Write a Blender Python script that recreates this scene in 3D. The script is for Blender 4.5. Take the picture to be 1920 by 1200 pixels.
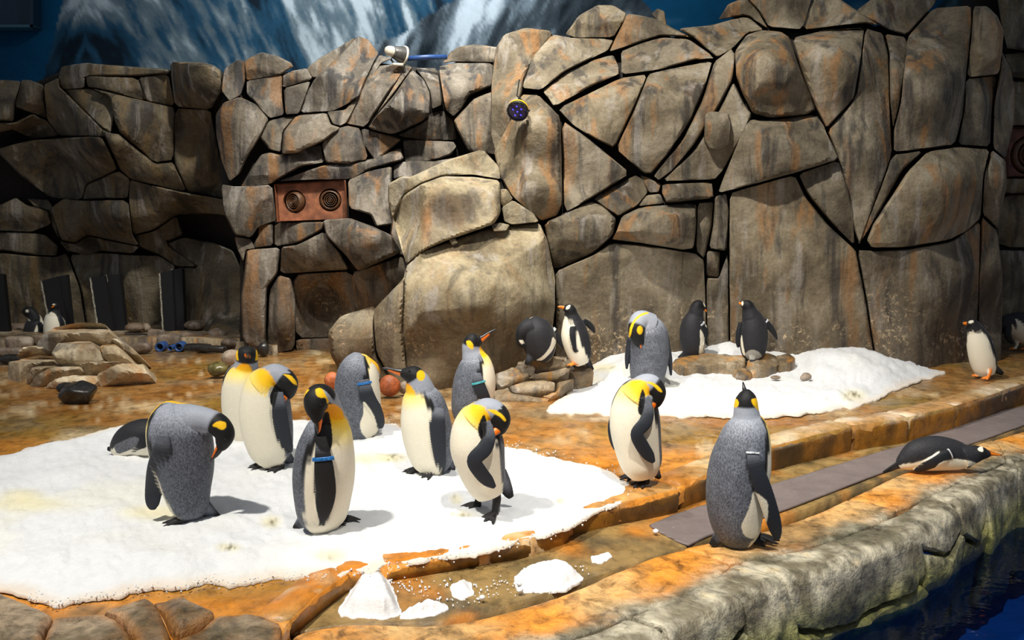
import bpy, bmesh, math, random
import numpy as np
from mathutils import Vector, Matrix, kdtree
from mathutils.geometry import delaunay_2d_cdt

for o in list(bpy.data.objects): bpy.data.objects.remove(o)
scene = bpy.context.scene
COL = scene.collection
R = math.radians

# ------------------------------------------------------------------ camera, world, lamps, exposure
F = 1536.0                                   # focal length in pixels of the 1920x1200 frame
CAM_H = 1.9
PITCH = math.atan(191.0 / F)
cd = bpy.data.cameras.new('camera'); cam = bpy.data.objects.new('camera', cd); COL.objects.link(cam)
cam.location = (0, 0, CAM_H); cam.rotation_euler = (math.pi / 2 - PITCH, 0, 0)
cd.sensor_width = 36.0; cd.lens = 36.0 * F / 1920.0; cd.clip_end = 100
scene.camera = cam

w = bpy.data.worlds.new('world'); scene.world = w; w.use_nodes = True
bg = w.node_tree.nodes['Background']
bg.inputs[0].default_value = (0.75, 0.85, 1.0, 1); bg.inputs[1].default_value = 0.19

def spot(name, loc, target, power, size_deg, blend, radius, color):
    l = bpy.data.lights.new(name, 'SPOT'); l.energy = power; l.spot_size = R(size_deg); l.spot_blend = blend
    l.shadow_soft_size = radius; l.color = color
    o = bpy.data.objects.new(name, l); COL.objects.link(o); o.location = loc
    o.rotation_euler = (Vector(target) - Vector(loc)).to_track_quat('-Z', 'Y').to_euler()
    return o
WARM = (1.0, 0.955, 0.87)
spot('overhead_spot', (-3.2, 1.8, 8.0), (-0.6, 6.2, 0.0), 3100, 60, 0.7, 0.16, WARM)
spot('overhead_spot', (1.0, 1.0, 8.0), (2.6, 5.4, 0.0), 2700, 58, 0.8, 0.16, WARM)
spot('overhead_spot', (-1.2, 6.0, 10.0), (1.4, 10.4, 1.4), 4300, 72, 0.9, 0.18, WARM)
spot('overhead_spot', (0.5, 6.6, 10.0), (-2.6, 11.8, 2.6), 4200, 58, 0.9, 0.18, WARM)
spot('overhead_spot', (-3.6, 5.6, 9.0), (-4.6, 9.6, 0.0), 1500, 48, 0.9, 0.18, WARM)  # unseen fill spot, added to brighten the rock mound at back left
spot('overhead_spot', (-1.5, 11.5, 9.5), (-1.5, 16.2, 5.6), 2300, 120, 0.9, 0.3, (0.88, 0.96, 1.0))  # cool wash light with no fixture, added to brighten the mural

vs = scene.view_settings
vs.view_transform = 'Standard'; vs.look = 'None'; vs.gamma = 1.0; vs.use_curve_mapping = False
vs.exposure = 0.0

# ------------------------------------------------------------------ pixel <-> place
CP, SP = math.cos(PITCH), math.sin(PITCH)
def ray(px, py):
    px = np.asarray(px, float); py = np.asarray(py, float)
    u = 600.0 - py
    return np.stack([px - 960.0, F * CP + u * SP, -F * SP + u * CP], -1)
def at_z(px, py, z=0.0):
    d = ray(px, py); t = (np.asarray(z, float) - CAM_H) / np.minimum(d[..., 2], -1e-3)
    return d * t[..., None] + np.array([0, 0, CAM_H])
def at_y(px, py, Y):
    d = ray(px, py); t = np.asarray(Y, float) / d[..., 1]
    return d * t[..., None] + np.array([0, 0, CAM_H])
def to_px(P):
    P = np.asarray(P, float); q = P - np.array([0, 0, CAM_H])
    dep = q[..., 1] * CP - q[..., 2] * SP; up = q[..., 1] * SP + q[..., 2] * CP
    return np.stack([960 + F * q[..., 0] / dep, 600 - F * up / dep], -1)
def mpp(Y): return Y / (F * CP)

def srgb(r, g, b, a=1.0):
    def f(c):
        c = c / 255.0
        return c / 12.92 if c <= 0.04045 else ((c + 0.055) / 1.055) ** 2.4
    return (f(r), f(g), f(b), a)
def S3(r, g, b): return np.array(srgb(r, g, b)[:3])

# ------------------------------------------------------------------ noise
def _hash(ix, iy, iz, seed):
    h = (ix.astype(np.uint32) * np.uint32(374761393) + iy.astype(np.uint32) * np.uint32(668265263)
         + iz.astype(np.uint32) * np.uint32(2147483647) + np.uint32(seed * 974711 & 0xffffffff))
    h = (h ^ (h >> np.uint32(13))) * np.uint32(1274126177)
    h = h ^ (h >> np.uint32(16)); h = h * np.uint32(2246822519); h = h ^ (h >> np.uint32(15))
    return h.astype(np.float64) / 2147483647.5 - 1.0
def vnoise(P, seed=0):
    P = np.asarray(P, float); I = np.floor(P).astype(np.int64); f = P - I; f = f * f * (3 - 2 * f)
    out = 0
    for dx in (0, 1):
        for dy in (0, 1):
            for dz in (0, 1):
                wgt = (f[:, 0] if dx else 1 - f[:, 0]) * (f[:, 1] if dy else 1 - f[:, 1]) * (f[:, 2] if dz else 1 - f[:, 2])
                out = out + wgt * _hash(I[:, 0] + dx, I[:, 1] + dy, I[:, 2] + dz, seed)
    return out
def fbm(P, octv=4, seed=0, gain=0.5):
    P = np.asarray(P, float); a, s, t = 1.0, 0.0, 0.0
    for k in range(octv):
        s = s + a * vnoise(P * (2.03 ** k) + 17.3 * k, seed + k); t += a; a *= gain
    return s / t
def sstep(a, b, x):
    t = np.clip((np.asarray(x, float) - a) / (b - a), 0, 1); return t * t * (3 - 2 * t)
def lerp(a, b, t): return a + (b - a) * t

# ------------------------------------------------------------------ objects
def mesh_from(name, V, Fc, cols=None, smooth=True, sharp=0):
    me = bpy.data.meshes.new(name)
    V = np.asarray(V, float)
    me.from_pydata(V.tolist(), [], [list(map(int, f)) for f in Fc])
    if cols is not None:
        at = me.color_attributes.new('Col', 'FLOAT_COLOR', 'POINT')
        c = np.ones((len(V), 4)); cols = np.asarray(cols); c[:, :cols.shape[1]] = cols
        at.data.foreach_set('color', c.astype(np.float32).ravel())
    if smooth:
        me.polygons.foreach_set('use_smooth', np.ones(len(me.polygons), bool))
        if sharp: me.set_sharp_from_angle(angle=R(sharp))
    me.update()
    return me
def link(name, me, mat=None, parent=None, origin=None):
    o = bpy.data.objects.new(name, me); COL.objects.link(o)
    if mat is not None and not me.materials: me.materials.append(mat)
    if origin is not None:
        me.transform(Matrix.Translation(-Vector(origin))); o.location = Vector(origin)
    if parent is not None:
        o.parent = parent
        o.matrix_parent_inverse = Matrix.Identity(4)
        if origin is None: o.location = -Vector(parent.get('_org', (0, 0, 0)))
        else: o.location = Vector(origin) - Vector(parent.get('_org', (0, 0, 0)))
    return o
def empty(name, loc, label=None, cat=None, group=None):
    o = bpy.data.objects.new(name, None); COL.objects.link(o); o.location = loc; o['_org'] = list(map(float, loc))
    o.empty_display_size = 0.1
    return tag(o, label, cat, group)
def tag(o, label=None, cat=None, group=None, kind=None):
    if label: o['label'] = label
    if cat: o['category'] = cat
    if group: o['group'] = group
    if kind: o['kind'] = kind
    return o

# ------------------------------------------------------------------ materials
def mk(name):
    m = bpy.data.materials.new(name); m.use_nodes = True
    nt = m.node_tree; bs = nt.nodes['Principled BSDF']
    def N(t, ins=None, **props):
        n = nt.nodes.new(t)
        for k, v in props.items(): setattr(n, k, v)
        for k, v in (ins or {}).items():
            s = n.inputs[k]
            if isinstance(v, bpy.types.NodeSocket): nt.links.new(v, s)
            else: s.default_value = v
        return n
    return m, nt, bs, N
def ramp(N, fac, stops):
    n = N('ShaderNodeValToRGB', {'Fac': fac}); e = n.color_ramp.elements
    while len(e) > 1: e.remove(e[-1])
    for i, (p, c) in enumerate(stops):
        el = e[0] if i == 0 else e.new(p)
        el.position = p; el.color = (c, c, c, 1) if not hasattr(c, '__len__') else tuple(c)
    return n.outputs[0]
def noise(N, vec, scale, detail=4, rough=0.55, dist=0.0):
    return N('ShaderNodeTexNoise', {'Vector': vec, 'Scale': scale, 'Detail': detail, 'Roughness': rough, 'Distortion': dist}).outputs[0]
def mapv(N, vec, sc, loc=(0, 0, 0)):
    return N('ShaderNodeMapping', {'Vector': vec, 'Scale': sc, 'Location': loc}).outputs[0]
def mix(N, fac, a, b, mode='MIX'):
    n = N('ShaderNodeMix', data_type='RGBA', blend_type=mode)
    nt = n.id_data
    for idx, v in ((0, fac), (6, a), (7, b)):
        if isinstance(v, bpy.types.NodeSocket): nt.links.new(v, n.inputs[idx])
        else: n.inputs[idx].default_value = v
    return n.outputs[2]
def math_n(N, op, a, b=0.0):
    n = N('ShaderNodeMath', operation=op); nt = n.id_data
    for i, v in enumerate((a, b)):
        if isinstance(v, bpy.types.NodeSocket): nt.links.new(v, n.inputs[i])
        else: n.inputs[i].default_value = v
    return n.outputs[0]
def bump(N, nt, bs, h, strength, dist, prev=None):
    n = N('ShaderNodeBump', {'Height': h, 'Strength': strength, 'Distance': dist})
    if prev is not None: nt.links.new(prev, n.inputs['Normal'])
    nt.links.new(n.outputs[0], bs.inputs['Normal']); return n.outputs[0]
def plain(name, c, rough=0.5, metal=0.0, nz=0.15, sc=30.0, bmp=0.15):
    m, nt, bs, N = mk(name)
    tc = N('ShaderNodeTexCoord').outputs['Object']
    n1 = noise(N, tc, sc, 5)
    f = ramp(N, n1, [(0.3, 1 - nz * 2), (0.7, 1 + nz)])
    col = mix(N, 1.0, c, f, 'MULTIPLY'); nt.links.new(col, bs.inputs['Base Color'])
    bs.inputs['Roughness'].default_value = rough; bs.inputs['Metallic'].default_value = metal
    if bmp: bump(N, nt, bs, n1, bmp, 0.01)
    return m

def rock_material(name, lo, mid, hi, rust_c, rust=0.6, dark=0.7, low=True, wet=0.75, stain_shade=False):
    m, nt, bs, N = mk(name)
    pos = N('ShaderNodeNewGeometry').outputs['Position']
    rnd = N('ShaderNodeObjectInfo').outputs['Random']
    off = N('ShaderNodeVectorMath', {0: pos}, operation='ADD')
    cmb = N('ShaderNodeCombineXYZ', {'X': math_n(N, 'MULTIPLY', rnd, 40.0)}); nt.links.new(cmb.outputs[0], off.inputs[1])
    v = off.outputs[0]
    n1 = noise(N, v, 1.5, 7, 0.62, 0.4)
    base = ramp(N, n1, [(0.34, lo), (0.5, mid), (0.66, hi)])
    tint = ramp(N, rnd, [(0.0, (0.80, 0.78, 0.76, 1)), (0.5, (1, 1, 1, 1)), (1.0, (1.12, 1.08, 1.0, 1))])
    base = mix(N, 1.0, base, tint, 'MULTIPLY')
    sv = mapv(N, v, (3.6, 3.6, 0.42))
    s1 = noise(N, sv, 1.0, 5, 0.6, 0.3)
    base = mix(N, math_n(N, 'MULTIPLY', ramp(N, s1, [(0.53, 0.0), (0.62, 1.0)]), rust), base, rust_c)
    s2 = noise(N, mapv(N, v, (4.6, 4.6, 0.5), (7, 3, 1)), 1.0, 5, 0.6, 0.3)
    base = mix(N, math_n(N, 'MULTIPLY', ramp(N, s2, [(0.52, 0.0), (0.63, 1.0)]), dark), base, srgb(52, 50, 50))
    s3 = noise(N, mapv(N, v, (5.0, 5.0, 0.6), (2, 9, 4)), 1.0, 4, 0.6, 0.2)
    base = mix(N, math_n(N, 'MULTIPLY', ramp(N, s3, [(0.56, 0.0), (0.68, 1.0)]), 0.6), base, srgb(165, 158, 148))
    fine = noise(N, v, 24.0, 6, 0.7)
    base = mix(N, 1.0, base, ramp(N, fine, [(0.25, 0.62), (0.5, 1.0), (0.78, 1.22)]), 'MULTIPLY')
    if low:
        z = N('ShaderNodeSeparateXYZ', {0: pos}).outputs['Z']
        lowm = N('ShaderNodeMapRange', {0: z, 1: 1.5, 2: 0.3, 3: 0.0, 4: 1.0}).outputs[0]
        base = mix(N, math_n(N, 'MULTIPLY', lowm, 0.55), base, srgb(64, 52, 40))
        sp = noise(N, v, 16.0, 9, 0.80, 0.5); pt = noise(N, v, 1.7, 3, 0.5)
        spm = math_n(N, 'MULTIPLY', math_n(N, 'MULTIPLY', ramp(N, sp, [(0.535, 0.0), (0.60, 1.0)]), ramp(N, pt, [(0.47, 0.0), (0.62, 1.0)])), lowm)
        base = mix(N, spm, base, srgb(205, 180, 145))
    if stain_shade: base = mix(N, 1.0, base, N('ShaderNodeVertexColor', layer_name='Col').outputs['Color'], 'MULTIPLY')
    nt.links.new(base, bs.inputs['Base Color'])
    bs.inputs['Roughness'].default_value = wet; bs.inputs['Specular IOR Level'].default_value = 0.35
    b1 = bump(N, nt, bs, noise(N, v, 5.0, 8, 0.62), 0.55, 0.06)
    bump(N, nt, bs, fine, 0.35, 0.012, b1)
    return m

def attr_material(name, rough=(0.2, 0.6), var=0.25, sc=10.0, b=((3.0, 0.4, 0.03), (30.0, 0.3, 0.008)), stretch=(1, 1, 1), spec=0.5):
    m, nt, bs, N = mk(name)
    pos = N('ShaderNodeNewGeometry').outputs['Position']
    v = mapv(N, pos, stretch)
    c = N('ShaderNodeVertexColor', layer_name='Col').outputs['Color']
    n1 = noise(N, v, sc, 8, 0.65, 0.5)
    c = mix(N, 1.0, c, ramp(N, n1, [(0.28, 1 - 1.6 * var), (0.5, 1.0), (0.75, 1 + var)]), 'MULTIPLY')
    nt.links.new(c, bs.inputs['Base Color'])
    rr = ramp(N, noise(N, v, sc * 0.7, 4), [(0.35, rough[0]), (0.65, rough[1])])
    nt.links.new(rr, bs.inputs['Roughness']); bs.inputs['Specular IOR Level'].default_value = spec
    p = None
    for s, st, d in b: p = bump(N, nt, bs, noise(N, v, s, 6, 0.62, 0.3), st, d, p)
    return m

M = {}
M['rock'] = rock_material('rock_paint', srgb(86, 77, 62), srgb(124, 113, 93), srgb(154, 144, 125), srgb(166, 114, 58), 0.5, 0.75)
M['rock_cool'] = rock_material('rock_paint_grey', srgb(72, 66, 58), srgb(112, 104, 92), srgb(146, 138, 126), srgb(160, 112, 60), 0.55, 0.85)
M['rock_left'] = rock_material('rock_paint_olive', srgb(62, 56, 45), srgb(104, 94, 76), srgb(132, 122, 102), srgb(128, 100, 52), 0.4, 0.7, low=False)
M['rock_sand'] = rock_material('rock_paint_sand', srgb(112, 101, 80), srgb(148, 137, 112), srgb(174, 164, 140), srgb(146, 104, 56), 0.25, 0.5, stain_shade=True)
M['joint'] = plain('dark_joint_mortar', srgb(38, 33, 28), 0.95, bmp=0.3)
M['wet_dark'] = plain('wet_slate', srgb(44, 42, 40), 0.3, nz=0.3, sc=18, bmp=0.5)
M['cobble'] = rock_material('cobble_stone', srgb(96, 84, 72), srgb(136, 120, 104), srgb(160, 148, 134), srgb(140, 96, 60), 0.3, 0.4, low=False, wet=0.55)
M['granite'] = rock_material('red_granite', srgb(128, 66, 36), srgb(170, 92, 52), srgb(196, 130, 92), srgb(190, 110, 60), 0.5, 0.3, low=False, wet=0.4)
M['green_stone'] = plain('wet_green_stone', srgb(98, 90, 52), 0.22, nz=0.35, sc=14, bmp=0.6)
M['mound'] = rock_material('mound_rock', srgb(122, 102, 76), srgb(186, 168, 138), srgb(232, 220, 194), srgb(196, 128, 40), 0.45, 0.6, low=False, wet=0.5)
M['ledge'] = rock_material('ledge_rock', srgb(84, 70, 52), srgb(132, 114, 88), srgb(186, 170, 144), srgb(190, 130, 50), 0.55, 0.6, low=False, wet=0.4)
M['floor'] = attr_material('wet_ochre_concrete', (0.08, 0.42), 0.45, 7.0, ((2.6, 0.6, 0.04), (20.0, 0.4, 0.008)), stretch=(1.1, 1.0, 1))
M['kerb'] = attr_material('ochre_kerb_concrete', (0.25, 0.6), 0.35, 9.0, ((6.0, 0.5, 0.03), (40.0, 0.4, 0.008)))
M['rim'] = attr_material('pool_rim_rock', (0.22, 0.6), 0.5, 11.0, ((4.0, 0.6, 0.04), (13.0, 0.7, 0.03), (44.0, 0.7, 0.01)))
M['snow'] = attr_material('packed_snow', (0.7, 0.9), 0.04, 18.0, ((9.0, 0.35, 0.03), (60.0, 0.5, 0.008)), spec=0.25)
M['mural'] = attr_material('painted_mural', (0.8, 0.95), 0.12, 3.0, ((14.0, 0.2, 0.01),), spec=0.1)
M['mat'] = None
# ------------------------------------------------------------------ patches: a polygon on a surface, raised to a block with edges and depth
def inpoly(P, poly):
    x, y = P[:, 0], P[:, 1]; c = np.zeros(len(P), bool); n = len(poly); j = n - 1
    for i in range(n):
        xi, yi = poly[i]; xj, yj = poly[j]
        if yi != yj:
            c ^= ((yi > y) != (yj > y)) & (x < (xj - xi) * (y - yi) / (yj - yi) + xi)
        j = i
    return c
def resample(poly, sp):
    out = []; n = len(poly)
    for i in range(n):
        a, b = poly[i], poly[(i + 1) % n]; L = np.hypot(*(b - a)); k = max(1, int(round(L / sp)))
        for q in range(k): out.append(a + (b - a) * q / k)
    return np.array(out)
def chaikin(poly, r=0.10):
    out = []; n = len(poly)
    for i in range(n):
        a, b = poly[i], poly[(i + 1) % n]; out += [a + (b - a) * r, a + (b - a) * (1 - r)]
    return np.array(out)
def patch(name, poly, sp, mapf, hfun, mat, parent=None, gap=0.0, skirt=0.25, colfun=None, wob=0.0, round_=1, N0=None, seed=0, sharp=0, rings=True):
    rng = np.random.RandomState(seed)
    poly = np.array(poly, float)
    area = 0.5 * np.sum(poly[:, 0] * np.roll(poly[:, 1], -1) - poly[:, 1] * np.roll(poly[:, 0], -1))
    if area < 0: poly = poly[::-1]
    for _ in range(round_): poly = chaikin(poly)
    B = resample(poly, sp); n = len(B)
    t = np.roll(B, -1, 0) - np.roll(B, 1, 0); t /= np.maximum(np.linalg.norm(t, axis=1), 1e-6)[:, None]
    nin = np.stack([-t[:, 1], t[:, 0]], 1)
    wv = fbm(np.c_[B / (sp * 5.0), np.full(n, seed * 1.7)], 5, seed + 5, .6) * wob if wob else 0.0
    B = B + nin * (gap + wv)[:, None] if wob else B + nin * gap
    mn, mx = B.min(0), B.max(0)
    gx = np.arange(mn[0], mx[0], sp); gy = np.arange(mn[1], mx[1], sp * 0.87)
    G = np.array([(x + (sp / 2 if r % 2 else 0), y) for r, y in enumerate(gy) for x in gx]) if len(gx) and len(gy) else np.zeros((0, 2))
    if len(G):
        G = G + rng.uniform(-0.18, 0.18, G.shape) * sp
        G = G[inpoly(G, B)]
    if len(G):
        keep = np.ones(len(G), bool)
        for s in range(0, len(G), 4000):
            q = G[s:s + 4000]; keep[s:s + 4000] = (np.min((q[:, None, 0] - B[None, :, 0]) ** 2 + (q[:, None, 1] - B[None, :, 1]) ** 2, 1) > (0.62 * sp) ** 2)
        G = G[keep]
    if rings:
        add = []
        for q in (.28, .72):
            O = B + nin * (q * sp); O = O[inpoly(O, B)]
            if len(O):
                dd = np.min((O[:, None, 0] - B[None, :, 0]) ** 2 + (O[:, None, 1] - B[None, :, 1]) ** 2, 1); add.append(O[dd > (q * sp * .85) ** 2])
        if add:
            A_ = np.vstack(add)
            if len(G):
                kp = np.ones(len(G), bool)
                for s in range(0, len(G), 3000): q = G[s:s + 3000]; kp[s:s + 3000] = np.min((q[:, None, 0] - A_[None, :, 0]) ** 2 + (q[:, None, 1] - A_[None, :, 1]) ** 2, 1) > (.5 * sp) ** 2
                G = G[kp]
            G = np.vstack([G.reshape(-1, 2), A_])
    P2 = np.vstack([B, G])
    vo, eo, fo, ov, _, _ = delaunay_2d_cdt([Vector(p) for p in P2], [], [list(range(n))], 1, 1e-5)
    Q = np.array([tuple(v) for v in vo]); N_ = len(Q)
    bset = [k for k in range(N_) if any(i < n for i in ov[k])]
    order = {}
    for k in bset:
        for i in ov[k]:
            if i < n: order[i] = k
    ring = []
    for i in range(n):
        k = order.get(i)
        if k is not None and (not ring or ring[-1] != k): ring.append(k)
    P3 = mapf(Q[:, 0], Q[:, 1]); e = 0.6
    if N0 is None:
        nn = np.cross(mapf(Q[:, 0] + e, Q[:, 1]) - P3, mapf(Q[:, 0], Q[:, 1] + e) - P3)
        nn /= np.maximum(np.linalg.norm(nn, axis=1), 1e-12)[:, None]
        nn *= np.sign(np.sum(nn * (np.array([0, 0, CAM_H]) - P3)) or 1)
    else: nn = np.tile(np.array(N0, float), (N_, 1))
    B3 = P3[ring]; d = np.empty(N_)
    M3 = 0.5 * (B3 + np.roll(B3, -1, 0)); BB = np.vstack([B3, M3])
    for s in range(0, N_, 3000):
        q = P3[s:s + 3000]; d[s:s + 3000] = np.sqrt(np.min(((q[:, None, :] - BB[None]) ** 2).sum(2), 1))
    d[ring] = 0
    h = hfun(Q, d, P3); V = P3 + nn * h[:, None]
    cols = colfun(Q, d, V) if colfun else None
    tris = []
    for f in fo:
        f = list(f)
        a, b, c = V[f[0]], V[f[1]], V[f[2]]
        if np.dot(np.cross(b - a, c - a), nn[f[0]]) < 0: f = f[::-1]
        tris.append(f)
    if skirt:
        base = len(V); S = V[ring] - nn[ring] * skirt; V = np.vstack([V, S]); m = len(ring)
        if cols is not None: cols = np.vstack([cols, cols[ring]])
        a0, a1 = ring[0], ring[1]
        c3 = P3.mean(0); mid = 0.5 * (V[a0] + V[a1])
        flip = np.dot(np.cross(V[a1] - V[a0], S[0] - V[a0]), mid - c3) < 0
        for i in range(m):
            j = (i + 1) % m; q = [ring[i], ring[j], base + j, base + i]
            tris.append(q[::-1] if flip else q)
    me = mesh_from(name, V, tris, cols, True, sharp)
    return link(name, me, mat, parent, origin=tuple(P3.mean(0)))

def block_h(seed, size, Bm, r, planes=None, k=5, amp=0.012):
    rng = np.random.RandomState(seed * 7 + 3)
    dirs = [(rng.uniform(0, 2 * np.pi), rng.uniform(0.45, 1.15), rng.uniform(0.0, 0.55)) for _ in range(k)]
    def f(Q, d, P3):
        c = 0.5 * (Q.min(0) + Q.max(0)); half = np.maximum(0.5 * (Q.max(0) - Q.min(0)), 1)
        q = (Q - c) / half
        e = np.clip(d / r, 0, 1); h = Bm * np.sqrt(1 - (1 - e) ** 2)
        for a, s, o in dirs:
            pl = Bm * (1.12 - s * (q[:, 0] * np.cos(a) + q[:, 1] * np.sin(a) - o)); h = np.minimum(h, np.maximum(pl, .12 * Bm * np.minimum(1, e * 4)))
        for (x0, y0, h0, gx, gy) in (planes or ()):
            h = np.minimum(h, np.maximum(h0 + gx * (Q[:, 0] - x0) + gy * (Q[:, 1] - y0), -0.6) * np.minimum(1, e * 3))
        return h + amp * fbm(P3 * 3.0, 4, seed) * np.minimum(1, d / 0.05) + 0.25 * amp * fbm(P3 * 16.0, 3, seed + 9)
    return f

def idw(ctrl):
    C = np.array(ctrl, float)
    def f(px, py):
        px = np.asarray(px, float); py = np.asarray(py, float)
        d2 = (px[..., None] - C[:, 0]) ** 2 + (py[..., None] - C[:, 1]) ** 2 + 900.0
        w_ = d2 ** -1.6
        return (w_ * C[:, 2]).sum(-1) / w_.sum(-1)
    return f
YL = idw([(0, 150, 13.0), (0, 220, 12.8), (0, 300, 13.8), (0, 450, 14.0), (0, 620, 14.1), (200, 130, 12.7), (200, 250, 12.5), (150, 420, 13.9), (220, 380, 13.3), (160, 470, 14.3), (300, 300, 13.0),
          (300, 560, 14.0), (200, 600, 14.2), (420, 130, 12.2), (370, 330, 12.9), (370, 430, 13.9), (420, 400, 13.0), (430, 560, 13.3), (440, 640, 12.6), (100, 330, 14.0), (60, 280, 13.9)])
YM = idw([(460, 120, 12.0), (430, 250, 11.7), (480, 380, 11.6), (480, 560, 11.5), (470, 660, 11.6), (560, 150, 12.0), (600, 280, 11.6), (660, 90, 12.3), (720, 200, 11.6), (800, 200, 11.7),
          (850, 100, 12.4), (880, 200, 12.2), (870, 270, 12.1), (600, 440, 11.4), (690, 440, 11.1), (680, 540, 11.5), (740, 480, 11.3), (600, 580, 12.1), (600, 650, 11.9), (530, 600, 11.5), (740, 380, 11.5)])
YC = idw([(735, 400, 10.1), (830, 380, 9.75), (900, 300, 10.5), (920, 400, 9.9), (880, 560, 9.15), (780, 560, 9.35), (960, 560, 9.4), (640, 610, 10.0), (640, 690, 9.8), (720, 660, 9.5),
          (790, 740, 8.95), (900, 700, 9.1), (1000, 690, 9.7), (1030, 500, 9.95), (1030, 640, 10.0), (960, 400, 10.2), (800, 480, 9.5), (900, 440, 9.55)])
YR = idw([(930, 100, 11.2), (930, 250, 10.9), (1000, 60, 11.5), (1000, 250, 10.3), (1010, 380, 10.2), (1120, 30, 11.9), (1200, 60, 11.7), (1200, 200, 10.75), (1200, 320, 10.6), (1080, 320, 10.6),
          (1100, 440, 10.3), (1230, 420, 10.25), (1200, 560, 10.55), (1200, 650, 10.5), (1400, 20, 12.0), (1430, 130, 10.6), (1330, 300, 10.7), (1340, 420, 10.65), (1345, 600, 10.65), (1440, 280, 10.5),
          (1500, 500, 10.5), (1500, 640, 10.4), (1560, 120, 10.7), (1600, 300, 10.6), (1540, 10, 11.8), (1720, 10, 11.7), (1740, 170, 10.8), (1620, 460, 10.5), (1740, 380, 10.6), (1740, 560, 10.6),
          (1690, 680, 10.4), (1840, 60, 11.3), (1850, 200, 11.2), (1895, 200, 11.7), (1860, 420, 11.3), (1875, 600, 11.5), (1830, 660, 10.9)])
YF = idw([(1900, 0, 12.8), (1900, 300, 12.7), (1900, 650, 12.6), (2100, 300, 12.8)])

def mapper(Yf, dy=0.0): return lambda px, py: at_y(px, py, Yf(px, py) + dy)

# ---- the painted mural wall far behind the rocks
def mural():
    Y = 16.2
    pxs = np.arange(-700, 2700, 4.0); pys = np.arange(-420, 330, 4.0)
    X, Yp = np.meshgrid(pxs, pys); px = X.ravel(); py = Yp.ravel(); P = at_y(px, py, Y)
    n = len(px); q = np.c_[px / 90.0, py / 90.0, np.zeros(n)]
    sky = lerp(S3(12, 62, 92), S3(10, 84, 122), sstep(-1, 1, fbm(q * .6, 3, 3))[:, None])
    cl = sstep(0.15, 0.6, fbm(np.c_[px / 150., py / 60., np.zeros(n)], 4, 11)) * 0.55
    sky = lerp(sky, S3(120, 160, 182), cl[:, None])
    sky = lerp(sky, S3(5, 55, 84), (sstep(90, -30, px) * .6)[:, None])
    c = sky
    def mount(c, ridge, seed, dirx, cols, st=1.0):
        r = np.interp(px, [a for a, b in ridge], [b for a, b in ridge]) + 8 * fbm(np.c_[px / 25., 0 * px, 0 * px + seed], 3, seed)
        m = sstep(-2, 3, py - r)
        k = px + dirx * (py - r)
        s = fbm(np.c_[k / 26., py / 95., 0 * px + seed], 5, seed + 1, .6) * st
        s2 = fbm(np.c_[k / 70., py / 170., 0 * px], 3, seed + 2)
        v = s * .75 + s2 * .6
        col = lerp(cols[0], cols[1], sstep(-.45, -.1, v)[:, None]); col = lerp(col, cols[2], sstep(-.12, .12, v)[:, None]); col = lerp(col, cols[3], sstep(.1, .42, v)[:, None])
        return lerp(c, col, m[:, None])
    c = mount(c, [(-700, 400), (60, 300), (88, 120), (120, 0), (160, -200), (420, -330), (700, -200), (820, -40), (860, 40), (930, 200), (2700, 400)], 21, -.45,
              [S3(22, 34, 44), S3(38, 76, 100), S3(98, 114, 122), S3(186, 196, 200)])
    c = mount(c, [(-700, 400), (640, 180), (700, 84), (760, 58), (820, 20), (870, -20), (980, -60), (1100, -60), (1200, -10), (1260, 60), (1330, 200), (2700, 400)], 35, .5,
              [S3(22, 30, 36), S3(58, 66, 72), S3(112, 124, 132), S3(196, 206, 212)], 1.0)
    c = mount(c, [(-700, 400), (1650, 300), (1760, 10), (1800, -30), (1850, 5), (1910, 60), (2000, -80), (2400, -200), (2700, -150)], 51, .3,
              [S3(30, 52, 60), S3(66, 96, 106), S3(120, 146, 152), S3(170, 190, 196)], .8)
    W, H = len(pxs), len(pys)
    idx = np.arange(n).reshape(H, W)
    Fq = np.stack([idx[:-1, :-1], idx[1:, :-1], idx[1:, 1:], idx[:-1, 1:]], -1).reshape(-1, 4)
    V = P
    o = link('wall_back', mesh_from('wall_back', V, Fq.tolist(), c), M['mural'], None, origin=(0, Y, 0))
    o['kind'] = 'structure'
    return o
mural()

# ---- rock wall: joint-coloured core with one object per boulder
def core(name, poly, Yf, dy, sp=26, mat='joint'):
    o = patch(name, poly, sp, mapper(Yf, dy), lambda Q, d, P3: 0 * d, M[mat], None, skirt=0.4, round_=0)
    o['kind'] = 'structure'; o['_org'] = list(o.location); return o
wall_left = core('wall_left', [(-160, 175), (40, 165), (120, 132), (400, 132), (470, 150), (480, 400), (490, 660), (300, 650), (-160, 660)], YL, 0.26)
wall_mid = core('wall_center', [(412, 200), (430, 145), (470, 130), (580, 140), (672, 88), (710, 118), (830, 132), (880, 100), (960, 110), (960, 300), (800, 420), (790, 640), (660, 672), (450, 668), (450, 480), (412, 330)], YM, 0.26)
wall_rock = core('wall_front', [(1000, 85), (1060, 78), (1110, 30), (1170, 38), (1260, 70), (1340, 55), (1400, 18), (1560, 10), (1640, 50), (1740, 22), (1840, 24), (1872, 90), (1890, 200), (1868, 300), (1872, 420), (1866, 700), (1700, 706), (1300, 690), (1020, 720), (1020, 520), (980, 400), (948, 300), (938, 160), (955, 85)], YR, 0.26)
wall_far = core('wall_right', [(1830, -60), (2200, -60), (2200, 720), (1830, 690)], YF, 0.26)
wall_boul = core('wall_outcrop', [(748, 410), (770, 355), (905, 300), (940, 335), (1008, 405), (1020, 560), (1010, 690), (850, 720), (780, 700), (640, 690), (640, 620), (720, 600), (770, 520)], YC, 0.3)

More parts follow.
